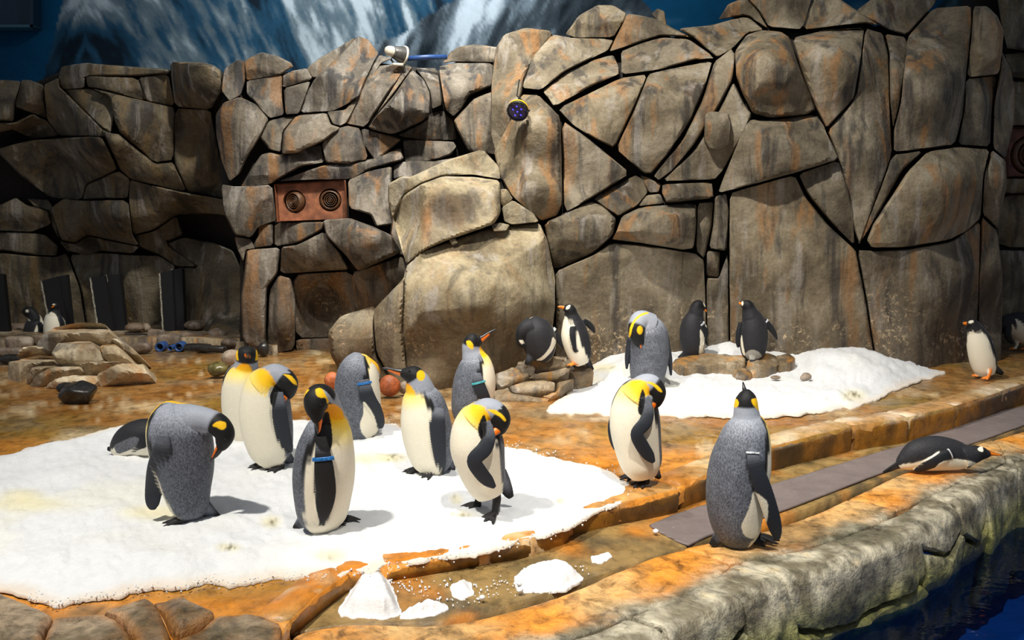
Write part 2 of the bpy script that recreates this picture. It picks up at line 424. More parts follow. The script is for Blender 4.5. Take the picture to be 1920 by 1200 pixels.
SEED = [100]
def stones(lst, Yf, parent, mat, sp=5.0, gap=-0.35, name='boulder', dB=None, colfun=None):
    for it in lst:
        poly = it[0]; o = it[1] if len(it) > 1 else {}
        SEED[0] += 1; s = SEED[0]
        P = np.array(poly, float); c = P.mean(0)
        ar = 0.5 * abs(np.sum(P[:, 0] * np.roll(P[:, 1], -1) - P[:, 1] * np.roll(P[:, 0], -1)))
        Y = float(Yf(c[0], c[1])); size = math.sqrt(ar) * mpp(Y)
        Bm = o.get('B', float(np.clip(0.25 * size, 0.05, 0.26)) * (dB or 1)); r = o.get('r', 0.014 + Bm * 0.14)
        pc = at_y(c[0], c[1], Y); n0 = np.array([0, 0, CAM_H]) - pc; n0 /= np.linalg.norm(n0)
        patch(o.get('n', name), poly, o.get('sp', sp if ar > 900 else 4.5), mapper(Yf, o.get('dy', 0.0) + np.random.RandomState(s).uniform(-.06, .06) * (0 if 'pebble' in o.get('n', '') else 1)), block_h(s, size, Bm, r, o.get('pl'), o.get('k', 5), 0.02),
              M[o.get('m', mat)], parent, gap=gap, colfun=colfun, skirt=o.get('sk', 0.45), wob=.9, seed=s, sharp=30, N0=tuple(n0))
T = lambda *a: list(a)
LEFT = [
 ([(-140, 160), (0, 150), (40, 152), (28, 190), (25, 228), (0, 226), (-140, 240)],), ([(40, 150), (55, 150), (82, 160), (83, 195), (88, 222), (60, 212), (27, 200)],),
 ([(82, 160), (110, 146), (112, 163), (125, 175), (165, 215), (205, 255), (150, 256), (110, 254), (88, 224)], dict(B=.3)),
 ([(-140, 242), (0, 229), (28, 230), (60, 213), (88, 226), (110, 256), (65, 262), (20, 240), (-140, 300)], dict(dy=.05)),
 ([(110, 145), (115, 125), (160, 118), (200, 122), (318, 130), (316, 138), (258, 143), (160, 142), (158, 165), (120, 168), (112, 160)],),
 ([(160, 142), (258, 145), (275, 190), (180, 165), (165, 163)],), ([(258, 144), (316, 138), (328, 200), (275, 191)],),
 ([(318, 116), (380, 117), (400, 122), (415, 132), (418, 170), (395, 205), (328, 200)], dict(B=.32)),
 ([(120, 168), (170, 166), (205, 182), (215, 215), (208, 250), (190, 240), (155, 205)], dict(B=.2)),
 ([(170, 165), (290, 194), (328, 202), (325, 300), (290, 305), (255, 275), (225, 250), (214, 225), (206, 182)], dict(B=.3)),
 ([(328, 203), (395, 206), (402, 250), (412, 300), (420, 372), (388, 366), (352, 360), (325, 302)], dict(B=.25)),
 ([(65, 262), (150, 257), (190, 257), (210, 295), (220, 318), (160, 345), (152, 374), (95, 370), (40, 330), (-10, 280)], dict(B=.34, dy=-.2, pl=[(130, 262, .32, 0, -.0035)])),
 ([(190, 242), (210, 250), (225, 252), (255, 276), (290, 307), (325, 304), (350, 360), (280, 345), (245, 335), (225, 318)], dict(B=.3, dy=-.1)),
 ([(150, 374), (160, 345), (222, 320), (244, 336), (240, 372), (200, 372)], dict(B=.16)),
 ([(244, 336), (280, 346), (350, 362), (388, 368), (425, 375), (430, 405), (395, 400), (330, 402), (290, 430), (250, 440), (242, 375)], dict(B=.26, dy=-.1)),
 ([(152, 376), (240, 376), (248, 440), (260, 460), (210, 450), (165, 440), (140, 455), (115, 450), (95, 390), (120, 372)], dict(B=.24, dy=-.25)),
 ([(0, 385), (30, 370), (50, 385), (90, 395), (96, 420), (60, 435), (0, 432), (-140, 430), (-140, 380)],), ([(50, 372), (95, 375), (112, 450), (96, 420), (92, 395), (65, 388)],),
 ([(0, 434), (60, 436), (85, 440), (110, 462), (105, 480), (60, 478), (0, 470), (-140, 475), (-140, 434)],),
 ([(112, 452), (140, 457), (165, 442), (210, 452), (262, 462), (250, 475), (190, 470), (160, 478), (125, 470)], dict(B=.12, dy=-.2)),
 ([(-140, 480), (0, 474), (60, 480), (105, 482), (125, 475), (150, 540), (165, 640), (-140, 650)], dict(B=.1, k=2)),
 ([(130, 478), (190, 474), (250, 478), (300, 480), (330, 500), (300, 640), (168, 645), (152, 540)], dict(B=.12, k=2)),
 ([(252, 442), (292, 432), (330, 404), (345, 440), (310, 455), (370, 500), (330, 500), (300, 478), (262, 462)], dict(B=.14)),
 ([(332, 404), (395, 402), (432, 408), (440, 440), (435, 468), (400, 452), (345, 440)], dict(B=.1, dy=.45)),
 ([(345, 445), (400, 455), (436, 470), (450, 500), (452, 560), (448, 640), (300, 645), (332, 502), (372, 502), (312, 457)], dict(B=.14, k=3)),
]
stones(LEFT, YL, wall_left, 'rock_left')
MID = [
 ([(420, 130), (445, 112), (458, 115), (460, 150), (452, 178), (430, 190), (415, 170)],), ([(458, 115), (490, 98), (520, 105), (546, 118), (550, 125), (528, 140), (480, 148), (462, 150)],),
 ([(462, 151), (530, 138), (528, 175), (533, 215), (505, 222), (480, 195), (462, 175)],), ([(530, 137), (575, 128), (585, 145), (582, 150), (530, 165)],),
 ([(532, 166), (582, 152), (575, 175), (560, 213), (535, 215)],), ([(575, 128), (600, 108), (630, 92), (660, 73), (672, 70), (600, 145), (586, 145)],),
 ([(672, 68), (690, 75), (710, 100), (700, 118), (685, 150), (675, 180), (645, 198), (625, 208), (563, 212), (575, 175), (590, 148), (640, 100)], dict(B=.28)),
 ([(712, 103), (735, 110), (715, 118), (698, 145), (680, 165), (684, 152), (700, 120)],),
 ([(702, 125), (760, 118), (755, 135), (730, 172), (685, 238), (650, 232), (646, 222), (655, 202), (680, 165)],), ([(762, 120), (773, 127), (740, 172), (702, 220), (688, 239), (730, 175)],),
 ([(772, 131), (795, 150), (806, 175), (806, 215), (790, 228), (735, 252), (690, 240), (705, 218), (740, 178)], dict(B=.36, dy=-.1)),
 ([(778, 128), (820, 128), (830, 195), (810, 205), (806, 172), (796, 150)], dict(dy=.1)), ([(822, 126), (850, 118), (925, 118), (922, 160), (880, 180), (865, 205), (850, 218), (835, 205)], dict(B=.3)),
 ([(830, 118), (845, 98), (860, 88), (890, 83), (945, 90), (945, 117), (850, 116)],), ([(945, 165), (945, 210), (945, 290), (880, 285), (855, 240), (851, 226), (868, 206), (890, 182)], dict(B=.24)),
 ([(808, 212), (828, 206), (850, 226), (858, 262), (800, 264), (760, 258), (747, 254), (790, 231)], dict(dy=.2)),
 ([(405, 215), (420, 192), (450, 182), (480, 196), (504, 224), (490, 252), (465, 292), (450, 325), (430, 340), (415, 300), (405, 250)], dict(B=.3)),
 ([(495, 240), (506, 226), (555, 216), (530, 246), (527, 285), (505, 280), (488, 258)],), ([(556, 217), (612, 212), (620, 234), (638, 240), (605, 265), (560, 286), (528, 290), (531, 247)], dict(B=.24)),
 ([(613, 210), (647, 206), (660, 190), (674, 184), (650, 230), (638, 236), (624, 232)],), ([(603, 268), (637, 240), (652, 236), (675, 241), (690, 298), (650, 308), (610, 305)], dict(B=.2)),
 ([(678, 241), (735, 255), (752, 262), (720, 290), (702, 299), (681, 270)],), ([(756, 262), (850, 266), (856, 275), (845, 290), (820, 300), (760, 305), (757, 285)], dict(B=.14)),
 ([(506, 286), (527, 291), (601, 270), (608, 305), (565, 312), (520, 337), (508, 345), (452, 352), (470, 320), (490, 290)], dict(B=.2)),
 ([(610, 308), (690, 300), (752, 276), (757, 300), (690, 318), (660, 336), (560, 338), (520, 340)], dict(B=.18)),
 ([(652, 338), (690, 321), (735, 312), (735, 340), (730, 400), (735, 420), (705, 425), (695, 402), (655, 390)], dict(B=.2)),
 ([(758, 302), (850, 296), (870, 300), (780, 340), (757, 330), (738, 336), (737, 312)], dict(B=.14)),
 ([(415, 346), (440, 350), (510, 347), (520, 413), (485, 425), (470, 445), (440, 440), (420, 400)], dict(B=.26)),
 ([(486, 421), (512, 419), (512, 460), (472, 465), (484, 442)],), ([(515, 418), (610, 415), (605, 430), (560, 455), (515, 462)],),
 ([(606, 413), (655, 409), (700, 425), (735, 442), (752, 470), (742, 478), (715, 490), (672, 508), (650, 480), (612, 442)], dict(B=.34, dy=-.05)),
 ([(528, 463), (560, 458), (608, 434), (635, 470), (655, 505), (600, 508), (525, 513)], dict(B=.2)), ([(440, 444), (470, 448), (478, 466), (462, 468), (456, 490), (446, 470)],),
 ([(462, 469), (525, 464), (520, 513), (500, 540), (498, 640), (505, 664), (455, 640), (452, 560), (460, 500)], dict(B=.24, k=3)),
 ([(523, 516), (546, 522), (555, 560), (552, 655), (508, 665), (501, 640), (505, 545)], dict(B=.16)),
 ([(548, 515), (660, 508), (668, 580), (665, 632), (555, 634)], dict(B=.1, dy=.15, k=3)), ([(555, 637), (614, 634), (660, 632), (660, 668), (555, 664)], dict(B=.06, dy=.1)),
 ([(659, 511), (720, 490), (755, 481), (765, 520), (735, 560), (668, 600)], dict(B=.2)), ([(737, 412), (748, 420), (762, 480), (745, 476), (733, 440)],),
]
stones(MID, YM, wall_mid, 'rock_cool')
CEN = [
 ([(905, 280), (935, 312), (938, 337), (885, 328), (830, 330), (790, 345), (760, 365), (745, 400), (735, 410), (728, 375), (728, 345), (755, 330), (770, 332), (840, 300)], dict(B=.2, dy=.15)),
 ([(760, 365), (790, 346), (830, 331), (885, 332), (937, 339), (937, 400), (926, 420), (870, 440), (840, 450), (795, 470), (762, 497), (746, 440), (736, 410), (742, 390)],
  dict(B=.40, r=.06, k=0, pl=[(850, 346, .34, 0, .012), (796, 400, .37, .009, 0), (925, 390, .40, -.006, 0), (850, 425, .40, 0, -.0012)], sp=3.6)),
 ([(760, 502), (795, 470), (850, 450), (925, 426), (985, 420), (1012, 420), (1026, 450), (1040, 520), (1040, 580), (1032, 650), (985, 690), (920, 720), (850, 752), (795, 745), (762, 700), (757, 600)],
  dict(B=.5, r=.07, sp=3.8, k=0, pl=[(880, 505, .44, 0, .0046), (850, 560, .47, .0004, .0010), (840, 582, .48, 0, -.0032), (800, 540, .44, .0050, .001), (930, 540, .46, -.0030, 0), (1005, 540, .26, -.007, 0)])),
 ([(702, 580), (757, 522), (760, 506), (757, 600), (764, 705), (795, 748), (740, 722), (706, 662), (700, 600)], dict(B=.3)),
 ([(615, 622), (640, 592), (704, 573), (701, 620), (705, 665), (738, 722), (640, 700), (620, 665)], dict(B=.34, r=.1, pl=[(650, 632, .3, 0, .006), (670, 640, .3, 0, -.003)])),
 ([(940, 390), (962, 375), (1000, 400), (1010, 416), (960, 421), (945, 415)], dict(dy=-.1, n='wedge_stone')), ([(938, 355), (950, 355), (962, 373), (944, 390), (938, 380)], dict(dy=-.1, n='wedge_stone')),
 ([(922, 421), (938, 418), (955, 422), (950, 432), (926, 434)], dict(dy=-.25, n='pebble')), ([(842, 449), (852, 446), (859, 455), (848, 460)], dict(dy=-.25, n='pebble')),
]
def cen_stain_shade(Q, d, V):
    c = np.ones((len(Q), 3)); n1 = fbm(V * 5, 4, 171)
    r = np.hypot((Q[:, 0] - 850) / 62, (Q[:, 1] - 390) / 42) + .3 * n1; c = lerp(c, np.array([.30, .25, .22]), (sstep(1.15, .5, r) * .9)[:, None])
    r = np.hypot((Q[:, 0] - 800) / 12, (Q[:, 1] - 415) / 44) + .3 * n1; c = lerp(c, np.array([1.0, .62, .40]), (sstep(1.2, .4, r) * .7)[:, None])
    low = sstep(585, 640, Q[:, 1] + 18 * n1); c = lerp(c, np.array([.62, .54, .46]), low[:, None])  # lower rock darkened: wet brown staining plus undercut shade put into the colour
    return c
stones(CEN, YC, wall_boul, 'rock_sand', colfun=cen_stain_shade)
RIGHT = [
 ([(945, 65), (985, 52), (1030, 58), (1036, 65), (1003, 108), (982, 150), (978, 176), (955, 230), (928, 282), (920, 250), (922, 150), (930, 90)], dict(B=.3)),
 ([(978, 178), (1010, 180), (1030, 200), (1050, 220), (1053, 300), (1055, 380), (1045, 405), (1015, 415), (990, 395), (960, 368), (938, 330), (926, 284), (950, 240)], dict(B=.36, pl=[(1000, 350, .36, 0, -.004)])),
 ([(1037, 65), (1075, 72), (1130, 72), (1150, 76), (1140, 95), (1100, 114), (1060, 134), (1015, 168), (980, 165), (985, 132), (1005, 90)], dict(B=.28)),
 ([(1060, 64), (1085, 30), (1120, 10), (1150, 10), (1174, 25), (1168, 40), (1150, 70), (1080, 71)], dict(B=.26)),
 ([(1175, 25), (1230, 35), (1265, 55), (1300, 70), (1240, 67), (1200, 79), (1142, 98), (1155, 70)], dict(B=.2)),
 ([(1222, 26), (1233, 16), (1246, 22), (1250, 48), (1230, 38)], dict(dy=.2)),
 ([(1017, 170), (1060, 136), (1110, 113), (1150, 103), (1160, 125), (1160, 140), (1110, 160), (1040, 200)], dict(B=.16)),
 ([(1165, 97), (1195, 83), (1240, 69), (1290, 73), (1330, 100), (1338, 110), (1300, 112), (1240, 130), (1165, 140)], dict(B=.2)),
 ([(1046, 204), (1165, 146), (1213, 140), (1192, 195), (1152, 277), (1120, 262), (1075, 235)], dict(B=.24)),
 ([(1216, 140), (1240, 133), (1336, 113), (1320, 165), (1295, 225), (1255, 285), (1222, 325), (1207, 325), (1155, 279), (1190, 205)], dict(B=.3, pl=[(1230, 250, .28, 0, -.0025)])),
 ([(1272, 54), (1330, 48), (1400, 30), (1432, 56), (1400, 62), (1375, 90), (1345, 107), (1320, 87), (1302, 71)], dict(B=.16)),
 ([(1370, 92), (1378, 102), (1373, 150), (1346, 202), (1300, 272), (1262, 318), (1235, 338), (1226, 330), (1280, 262), (1320, 182), (1340, 116)], dict(B=.16)),
 ([(1375, 153), (1395, 195), (1410, 215), (1395, 250), (1355, 320), (1340, 336), (1240, 340), (1300, 284), (1348, 208)], dict(B=.16)),
 ([(1322, 214), (1332, 209), (1366, 212), (1370, 232), (1368, 270), (1352, 282), (1330, 278), (1320, 262)], dict(B=.14, dy=-.16, n='rock_box')),
 ([(1378, 97), (1400, 66), (1430, 57), (1465, 60), (1480, 70), (1500, 130), (1530, 205), (1510, 215), (1445, 221), (1411, 212), (1390, 170), (1380, 140)], dict(B=.36, dy=-.1, r=.12, pl=[(1450, 160, .34, 0, -.0035)])),
 ([(1486, 72), (1550, 56), (1620, 52), (1614, 110), (1602, 180), (1585, 202), (1550, 240), (1531, 203), (1505, 140)], dict(B=.3, pl=[(1550, 75, .28, 0, .02)])),
 ([(1623, 54), (1655, 63), (1665, 100), (1668, 200), (1672, 290), (1640, 380), (1612, 458), (1602, 430), (1572, 298), (1551, 244), (1590, 200), (1606, 172)], dict(B=.22)),
 ([(1660, 64), (1699, 70), (1697, 120), (1685, 200), (1675, 240), (1669, 190), (1668, 100)], dict(B=.14)),
 ([(1700, 72), (1750, 16), (1820, 11), (1822, 50), (1811, 140), (1805, 215), (1790, 270), (1730, 279), (1676, 284), (1676, 245), (1690, 190)], dict(B=.26)),
 ([(1826, 13), (1850, 12), (1870, 30), (1882, 60), (1875, 130), (1870, 139), (1813, 145), (1820, 80)], dict(B=.26)),
 ([(1811, 148), (1869, 142), (1860, 200), (1857, 275), (1796, 271), (1806, 216)], dict(B=.2)),
 ([(1878, 95), (1895, 130), (1903, 170), (1900, 230), (1885, 298), (1862, 276), (1864, 200), (1873, 143)], dict(B=.2)),
 ([(1860, 281), (1885, 301), (1888, 345), (1876, 400), (1870, 430), (1842, 402), (1845, 330)], dict(B=.2)),
 ([(1348, 36), (1352, 30), (1365, 8), (1400, -5), (1420, 17), (1440, 54), (1400, 29)], dict(B=.2)),
 ([(1390, -12), (1525, -12), (1508, 45), (1499, 55), (1442, 50), (1420, 18)], dict(B=.2)), ([(1528, -12), (1570, -5), (1650, 48), (1620, 43), (1502, 56)], dict(B=.18)),
 ([(1605, 20), (1640, -5), (1760, -8), (1747, 15), (1700, 66), (1665, 56), (1642, 42)], dict(B=.2)),
 ([(1402, 225), (1446, 225), (1530, 216), (1545, 235), (1550, 250), (1573, 299), (1490, 324), (1415, 344), (1347, 362), (1360, 325)], dict(B=.3, pl=[(1450, 240, .25, 0, .012)])),
 ([(1054, 226), (1105, 262), (1182, 325), (1110, 370), (1058, 400)], dict(B=.2)),
 ([(1020, 417), (1108, 376), (1130, 386), (1155, 410), (1150, 440), (1110, 477), (1040, 505), (1030, 470)], dict(B=.28, pl=[(1090, 410, .27, .001, .006), (1080, 455, .26, 0, -.006)])),
 ([(1111, 371), (1190, 329), (1205, 336), (1215, 360), (1195, 385), (1160, 407), (1135, 391)], dict(B=.22, pl=[(1165, 358, .2, .004, .008)])),
 ([(1200, 328), (1220, 335), (1240, 346), (1234, 360), (1217, 361)], dict(n='wedge_stone')), ([(1242, 346), (1335, 341), (1338, 371), (1250, 381), (1241, 362)], dict(B=.2)),
 ([(1196, 387), (1213, 366), (1238, 364), (1245, 381)], dict(n='wedge_stone')),
 ([(1166, 405), (1200, 389), (1305, 381), (1305, 420), (1300, 465), (1280, 468), (1200, 455), (1147, 449), (1156, 435)], dict(B=.26, pl=[(1230, 402, .25, 0, .016)])),
 ([(1308, 381), (1338, 379), (1335, 420), (1320, 485), (1305, 470)], dict(B=.12)), ([(1340, 369), (1362, 363), (1366, 400), (1362, 470), (1330, 465), (1338, 420)], dict(B=.12)),
 ([(1325, 471), (1350, 471), (1348, 520), (1325, 518)], dict(B=.14)),
 ([(1042, 509), (1110, 480), (1145, 456), (1200, 459), (1303, 475), (1320, 488), (1322, 560), (1322, 680), (1040, 720), (1044, 580)], dict(B=.26, pl=[(1180, 500, .25, 0, .004)], k=3)),
 ([(1325, 522), (1348, 522), (1365, 475), (1367, 690), (1324, 690)], dict(B=.1)),
 ([(1369, 363), (1415, 349), (1490, 329), (1510, 370), (1550, 420), (1600, 466), (1605, 472), (1622, 560), (1642, 690), (1370, 690), (1368, 480)], dict(B=.2, k=3)),
 ([(1497, 326), (1572, 301), (1590, 350), (1600, 400), (1602, 460), (1560, 419), (1515, 365)], dict(B=.22)),
 ([(1674, 291), (1730, 283), (1690, 320), (1655, 385), (1620, 445), (1610, 452), (1640, 382)], dict(B=.14)),
 ([(1637, 420), (1657, 390), (1702, 322), (1740, 285), (1795, 276), (1855, 281), (1843, 330), (1838, 409), (1810, 434), (1780, 449), (1700, 463), (1635, 464), (1626, 450)], dict(B=.26)),
 ([(1608, 469), (1640, 471), (1700, 468), (1785, 453), (1838, 413), (1835, 520), (1830, 710), (1700, 720), (1645, 690), (1626, 570)], dict(B=.22, k=3)),
 ([(1840, 406), (1870, 434), (1880, 520), (1876, 700), (1832, 712), (1836, 520)], dict(B=.16)),
]
stones(RIGHT, YR, wall_rock, 'rock')
FAR = [([(1862, -60), (1960, -60), (2200, -60), (2200, 95), (1890, 95), (1878, 50)],), ([(1882, 97), (2200, 97), (2200, 150), (1900, 150)],), ([(1885, 152), (1925, 152), (1930, 236), (1890, 236)],),
       ([(1927, 152), (2200, 152), (2200, 345), (1990, 345), (1985, 240)],), ([(1870, 334), (1985, 334), (1985, 362), (1870, 362)],), ([(1860, 365), (2200, 365), (2200, 465), (1860, 465)], dict(dy=.25)),
       ([(1860, 470), (1995, 470), (2200, 470), (2200, 690), (1860, 690)], dict(B=.06, k=2))]
stones(FAR, YF, wall_far, 'rock_left', sp=9)

# ---- wet ochre floor, kerb, drain channel, pool rim
ZB = 0.0
KX = [(540, 1166), (600, 1112), (655, 1073), (715, 1064), (820, 1045), (900, 1030), (1000, 1008), (1060, 984), (1070, 970), (1100, 960), (1270, 917), (1290, 905), (1450, 836), (1600, 798), (1690, 785), (1790, 762), (1865, 738), (1920, 719), (2060, 690), (2300, 640)]
DX = lambda px: np.interp(px, [560, 640, 720, 1070, 1280, 1600, 1920], [.10, .10, .085, .12, .18, .24, .25])
OCHRE, OCHRE2, BROWN, GREYB, PALE, OLIVE = S3(204, 126, 36), S3(222, 152, 66), S3(112, 74, 32), S3(128, 116, 92), S3(222, 200, 158), S3(128, 112, 48)
def floor_col(Q, d, V):
    a = fbm(np.c_[V[:, 0] * 1.8, V[:, 1] * 1.7, 0 * V[:, 0]], 5, 61, .6); b = fbm(np.c_[V[:, 0] * 3.6, V[:, 1] * 3.4, 0 * V[:, 0] + 4], 5, 67, .65); g = fbm(np.c_[V[:, 0] * .7, V[:, 1] * 1.4, 0 * V[:, 0] + 9], 3, 71)
    c = lerp(OCHRE, OCHRE2, sstep(-.4, .4, a)[:, None])
    c = lerp(c, BROWN, (sstep(.05, .45, b) * .75)[:, None])
    back = sstep(5.4, 8.2, V[:, 1])
    c = lerp(c, lerp(BROWN, S3(150, 118, 74), sstep(-.3, .3, b)[:, None]), (back * .8)[:, None])
    c = lerp(c, OLIVE, (sstep(.08, .35, g) * .5)[:, None]); c = lerp(c, GREYB, (sstep(.15, .4, fbm(np.c_[V[:, 0] * 1.3, V[:, 1] * 1.9, 0 * V[:, 0] + 21], 4, 73)) * .55)[:, None])
    c = lerp(c, PALE, (sstep(.28, .48, a) * .55 + sstep(.30, .46, -b) * .55)[:, None])
    far = sstep(10.6, 12.2, V[:, 1]); c = lerp(c, S3(70, 62, 48), (far * .7)[:, None])
    return c
def floor_h(Q, d, P3):
    edge = np.minimum(1, d / .3)
    rip = fbm(np.c_[P3[:, 0] * 1.5, P3[:, 1] * 3.5, 0 * d], 4, 77)
    return -0.006 + edge * (0.022 * rip - .012)
FP = [(-600, 1420), (-600, 612), (2320, 612)] + [(x, y) for x, y in KX[::-1]] + [(420, 1330)]
zmap = lambda z: (lambda px, py: at_z(px, py, z))
floor = patch('floor', FP, 9, zmap(ZB), floor_h, M['floor'], None, skirt=.12, colfun=floor_col, round_=0, N0=(0, 0, 1)); floor['kind'] = 'structure'
def chan_col(Q, d, V):
    b = fbm(V * 5, 5, 83, .6); a = fbm(V * 1.6, 3, 84)
    c = lerp(S3(150, 122, 74), S3(104, 88, 58), sstep(-.25, .3, b)[:, None]); c = lerp(c, OCHRE, (sstep(.0, .35, a) * .8)[:, None]); return lerp(c, S3(70, 60, 46), (sstep(.32, .5, b) * .6)[:, None])
CH = [(520, 1190), (600, 1100), (655, 1063), (715, 1050), (900, 1015), (1060, 970), (1270, 905), (1450, 820), (1690, 768), (1920, 700), (2300, 620), (2300, 700), (1920, 800), (1660, 895), (1480, 965), (1300, 1020), (1180, 1060), (1000, 1120), (830, 1165), (640, 1172)]
chan = patch('floor_channel', CH, 8, lambda px, py: at_z(px, py, -DX(px)), lambda Q, d, P3: .008 * fbm(P3 * 4, 3, 5), M['kerb'], None, skirt=.1, colfun=chan_col, round_=0, N0=(0, 0, 1)); chan['kind'] = 'structure'

def polyline3(pts, n):
    P = np.array([at_z(x, y, 0.0) for x, y in pts]); s = np.r_[0, np.cumsum(np.linalg.norm(np.diff(P, axis=0), axis=1))]
    t = np.linspace(0, s[-1], n); return np.stack([np.interp(t, s, P[:, k]) for k in range(3)], 1), t, s
def sweep(name, C, Nout, D, mat, parent, seed, colf, w=0.26):
    """kerb stone: cross-section swept along C; Nout is the horizontal direction of its face"""
    prof = lambda Dk: [(-w, -.03), (-w + .02, .006), (-.12, .012), (-.05, .010), (-.02, .002), (-.004, -.018), (.006, -.05), (.008, -.09), (.006, -Dk * .8), (.0, -Dk - .06)]
    m = len(C); V = []; K = len(prof(.1))
    for i in range(m):
        sh = 0.0 if 0 < i < m - 1 else -.012
        for (a, z) in prof(D[i]): V.append(C[i] + Nout[i] * (a + (sh if a > -w + .03 else 0)) + np.array([0, 0, z + (sh if z > -.05 else 0)]))
    V = np.array(V); nz = fbm(V * 6, 4, seed) * .016 + fbm(V * 25, 3, seed + 1) * .006
    tt = np.tile(np.arange(K), m); V += (np.repeat(Nout, K, 0) * (nz * (tt > 3))[:, None]); V[:, 2] += nz * .4 * (tt > 0)
    Fc = []
    for i in range(m - 1):
        for k in range(K - 1):
            a = i * K + k; Fc.append([a, a + K, a + K + 1, a + 1])
    Fc.append(list(range(K))); Fc.append(list(range((m - 1) * K + K - 1, (m - 1) * K - 1, -1)))
    me = mesh_from(name, V, Fc, colf(V, tt))
    return link(name, me, mat, parent, origin=tuple(V.mean(0)))
def kerb_col(V, tt):
    b = fbm(V * 5, 4, 91, .6); a = fbm(np.c_[V[:, 0] * 2, V[:, 1] * 2, V[:, 2] * 1.5], 3, 92)
    top = lerp(OCHRE, S3(196, 158, 100), sstep(-.3, .3, a)[:, None]); top = lerp(top, PALE, (sstep(.15, .45, b) * .6)[:, None])
    right = sstep(1.2, 3.2, V[:, 0]); top = lerp(top, lerp(S3(170, 140, 96), S3(214, 200, 176), sstep(-.2, .35, b)[:, None]), (right * .75)[:, None])
    pk = to_px(V); rb = np.hypot((pk[:, 0] - 1893) / 16, (pk[:, 1] - 736) / 6) + .4 * b; top = lerp(top, S3(62, 134, 190), (sstep(1.1, .7, rb))[:, None])
    face = lerp(S3(156, 104, 26), S3(74, 52, 24), sstep(-.35, .3, a + b * .5)[:, None])
    return lerp(top, face, sstep(4.2, 6.2, tt)[:, None])
kerb = bpy.data.objects.new('trim_1', None); COL.objects.link(kerb); kerb['kind'] = 'structure'; kerb['_org'] = [0, 0, 0]
KP, KT, KS = polyline3(KX, 420)
tg = np.gradient(KP, axis=0); tg /= np.linalg.norm(tg, axis=1)[:, None]; KN = np.stack([tg[:, 1], -tg[:, 0], 0 * tg[:, 0]], 1)
ker = np.ones(9) / 9; KN = np.stack([np.convolve(np.pad(KN[:, k], 4, mode='edge'), ker, 'valid') for k in range(3)], 1); KN /= np.linalg.norm(KN, axis=1)[:, None]
kpx = to_px(KP)[:, 0]
joints = [kpx[0], 716, 905, 1068, 1276, 1440, 1600, 1705, 1795, 1880, 2040, 2290]
for a, b in zip(joints[:-1], joints[1:]):
    ii = np.where((kpx >= a) & (kpx <= b + 1))[0]
    if len(ii) < 3: continue
    sweep('kerb_stone', KP[ii], KN[ii], DX(kpx[ii]), M['kerb'], kerb, int(a), kerb_col, .2 if a < 700 else .26)

# rubber mat in the channel
def mat_material():
    m, nt, bs, N = mk('ribbed_rubber_mat')
    pos = N('ShaderNodeNewGeometry').outputs['Position']
    wv = N('ShaderNodeTexWave', {'Vector': mapv(N, pos, (1, 1, 1)), 'Scale': 26.0, 'Distortion': 0.0}, wave_type='BANDS', bands_direction='DIAGONAL').outputs[1]
    n1 = noise(N, pos, 6.0, 7, .7)
    c = mix(N, n1, srgb(98, 86, 84), srgb(150, 138, 134)); c = mix(N, math_n(N, 'MULTIPLY', wv, .45), c, srgb(70, 60, 60))
    c = mix(N, ramp(N, noise(N, pos, 40, 4, .7), [(.66, 0.0), (.72, .6)]), c, srgb(210, 205, 200))
    nt.links.new(c, bs.inputs['Base Color']); bs.inputs['Roughness'].default_value = .65
    bump(N, nt, bs, wv, .5, .006); return m
M['mat'] = mat_material()
MAT = [(1218, 984), (1262, 966), (1310, 950), (1450, 908), (1605, 861), (1700, 833), (1790, 797), (1885, 769), (2050, 735), (2050, 770), (1920, 797), (1850, 822), (1660, 884), (1480, 953), (1330, 1004), (1290, 1022), (1270, 1014), (1236, 996)]
mo = patch('rubber_mat', MAT, 8, lambda px, py: at_z(px, py, -DX(px) + .014), lambda Q, d, P3: .006 * fbm(P3 * 3, 3, 8) + .004, M['mat'], None, skirt=.012, round_=0, N0=(0, 0, 1))
tag(mo, 'long grey ribbed rubber mat lying in the drain channel between kerb and pool rim', 'mat')

# pool rim
RI = [(540, 1162), (640, 1152), (830, 1146), (1000, 1104), (1180, 1042), (1300, 1006), (1480, 955), (1660, 886), (1850, 816), (1920, 790), (2150, 724)]
RL = [(640, 1340), (800, 1300), (1000, 1245), (1240, 1165), (1390, 1105), (1500, 1062), (1690, 992), (1800, 932), (1900, 884), (1990, 856), (2240, 770)]
RIp = np.array([at_z(x, y, -.03) for x, y in RI]); RLp = np.array([at_z(x, y, -.04) for x, y in RL]); RD = DX(np.array([x for x, y in RI], float))
def cr(A, u):
    n = len(A); i = np.clip(np.floor(u).astype(int), 0, n - 2); f = (u - i)[:, None]
    g = lambda k: A[np.clip(k, 0, n - 1)]
    p0, p1, p2, p3 = g(i - 1), g(i), g(i + 1), g(i + 2)
    return 0.5 * (2 * p1 + (p2 - p0) * f + (2 * p0 - 5 * p1 + 4 * p2 - p3) * f ** 2 + (3 * p1 - p0 - 3 * p2 + p3) * f ** 3)
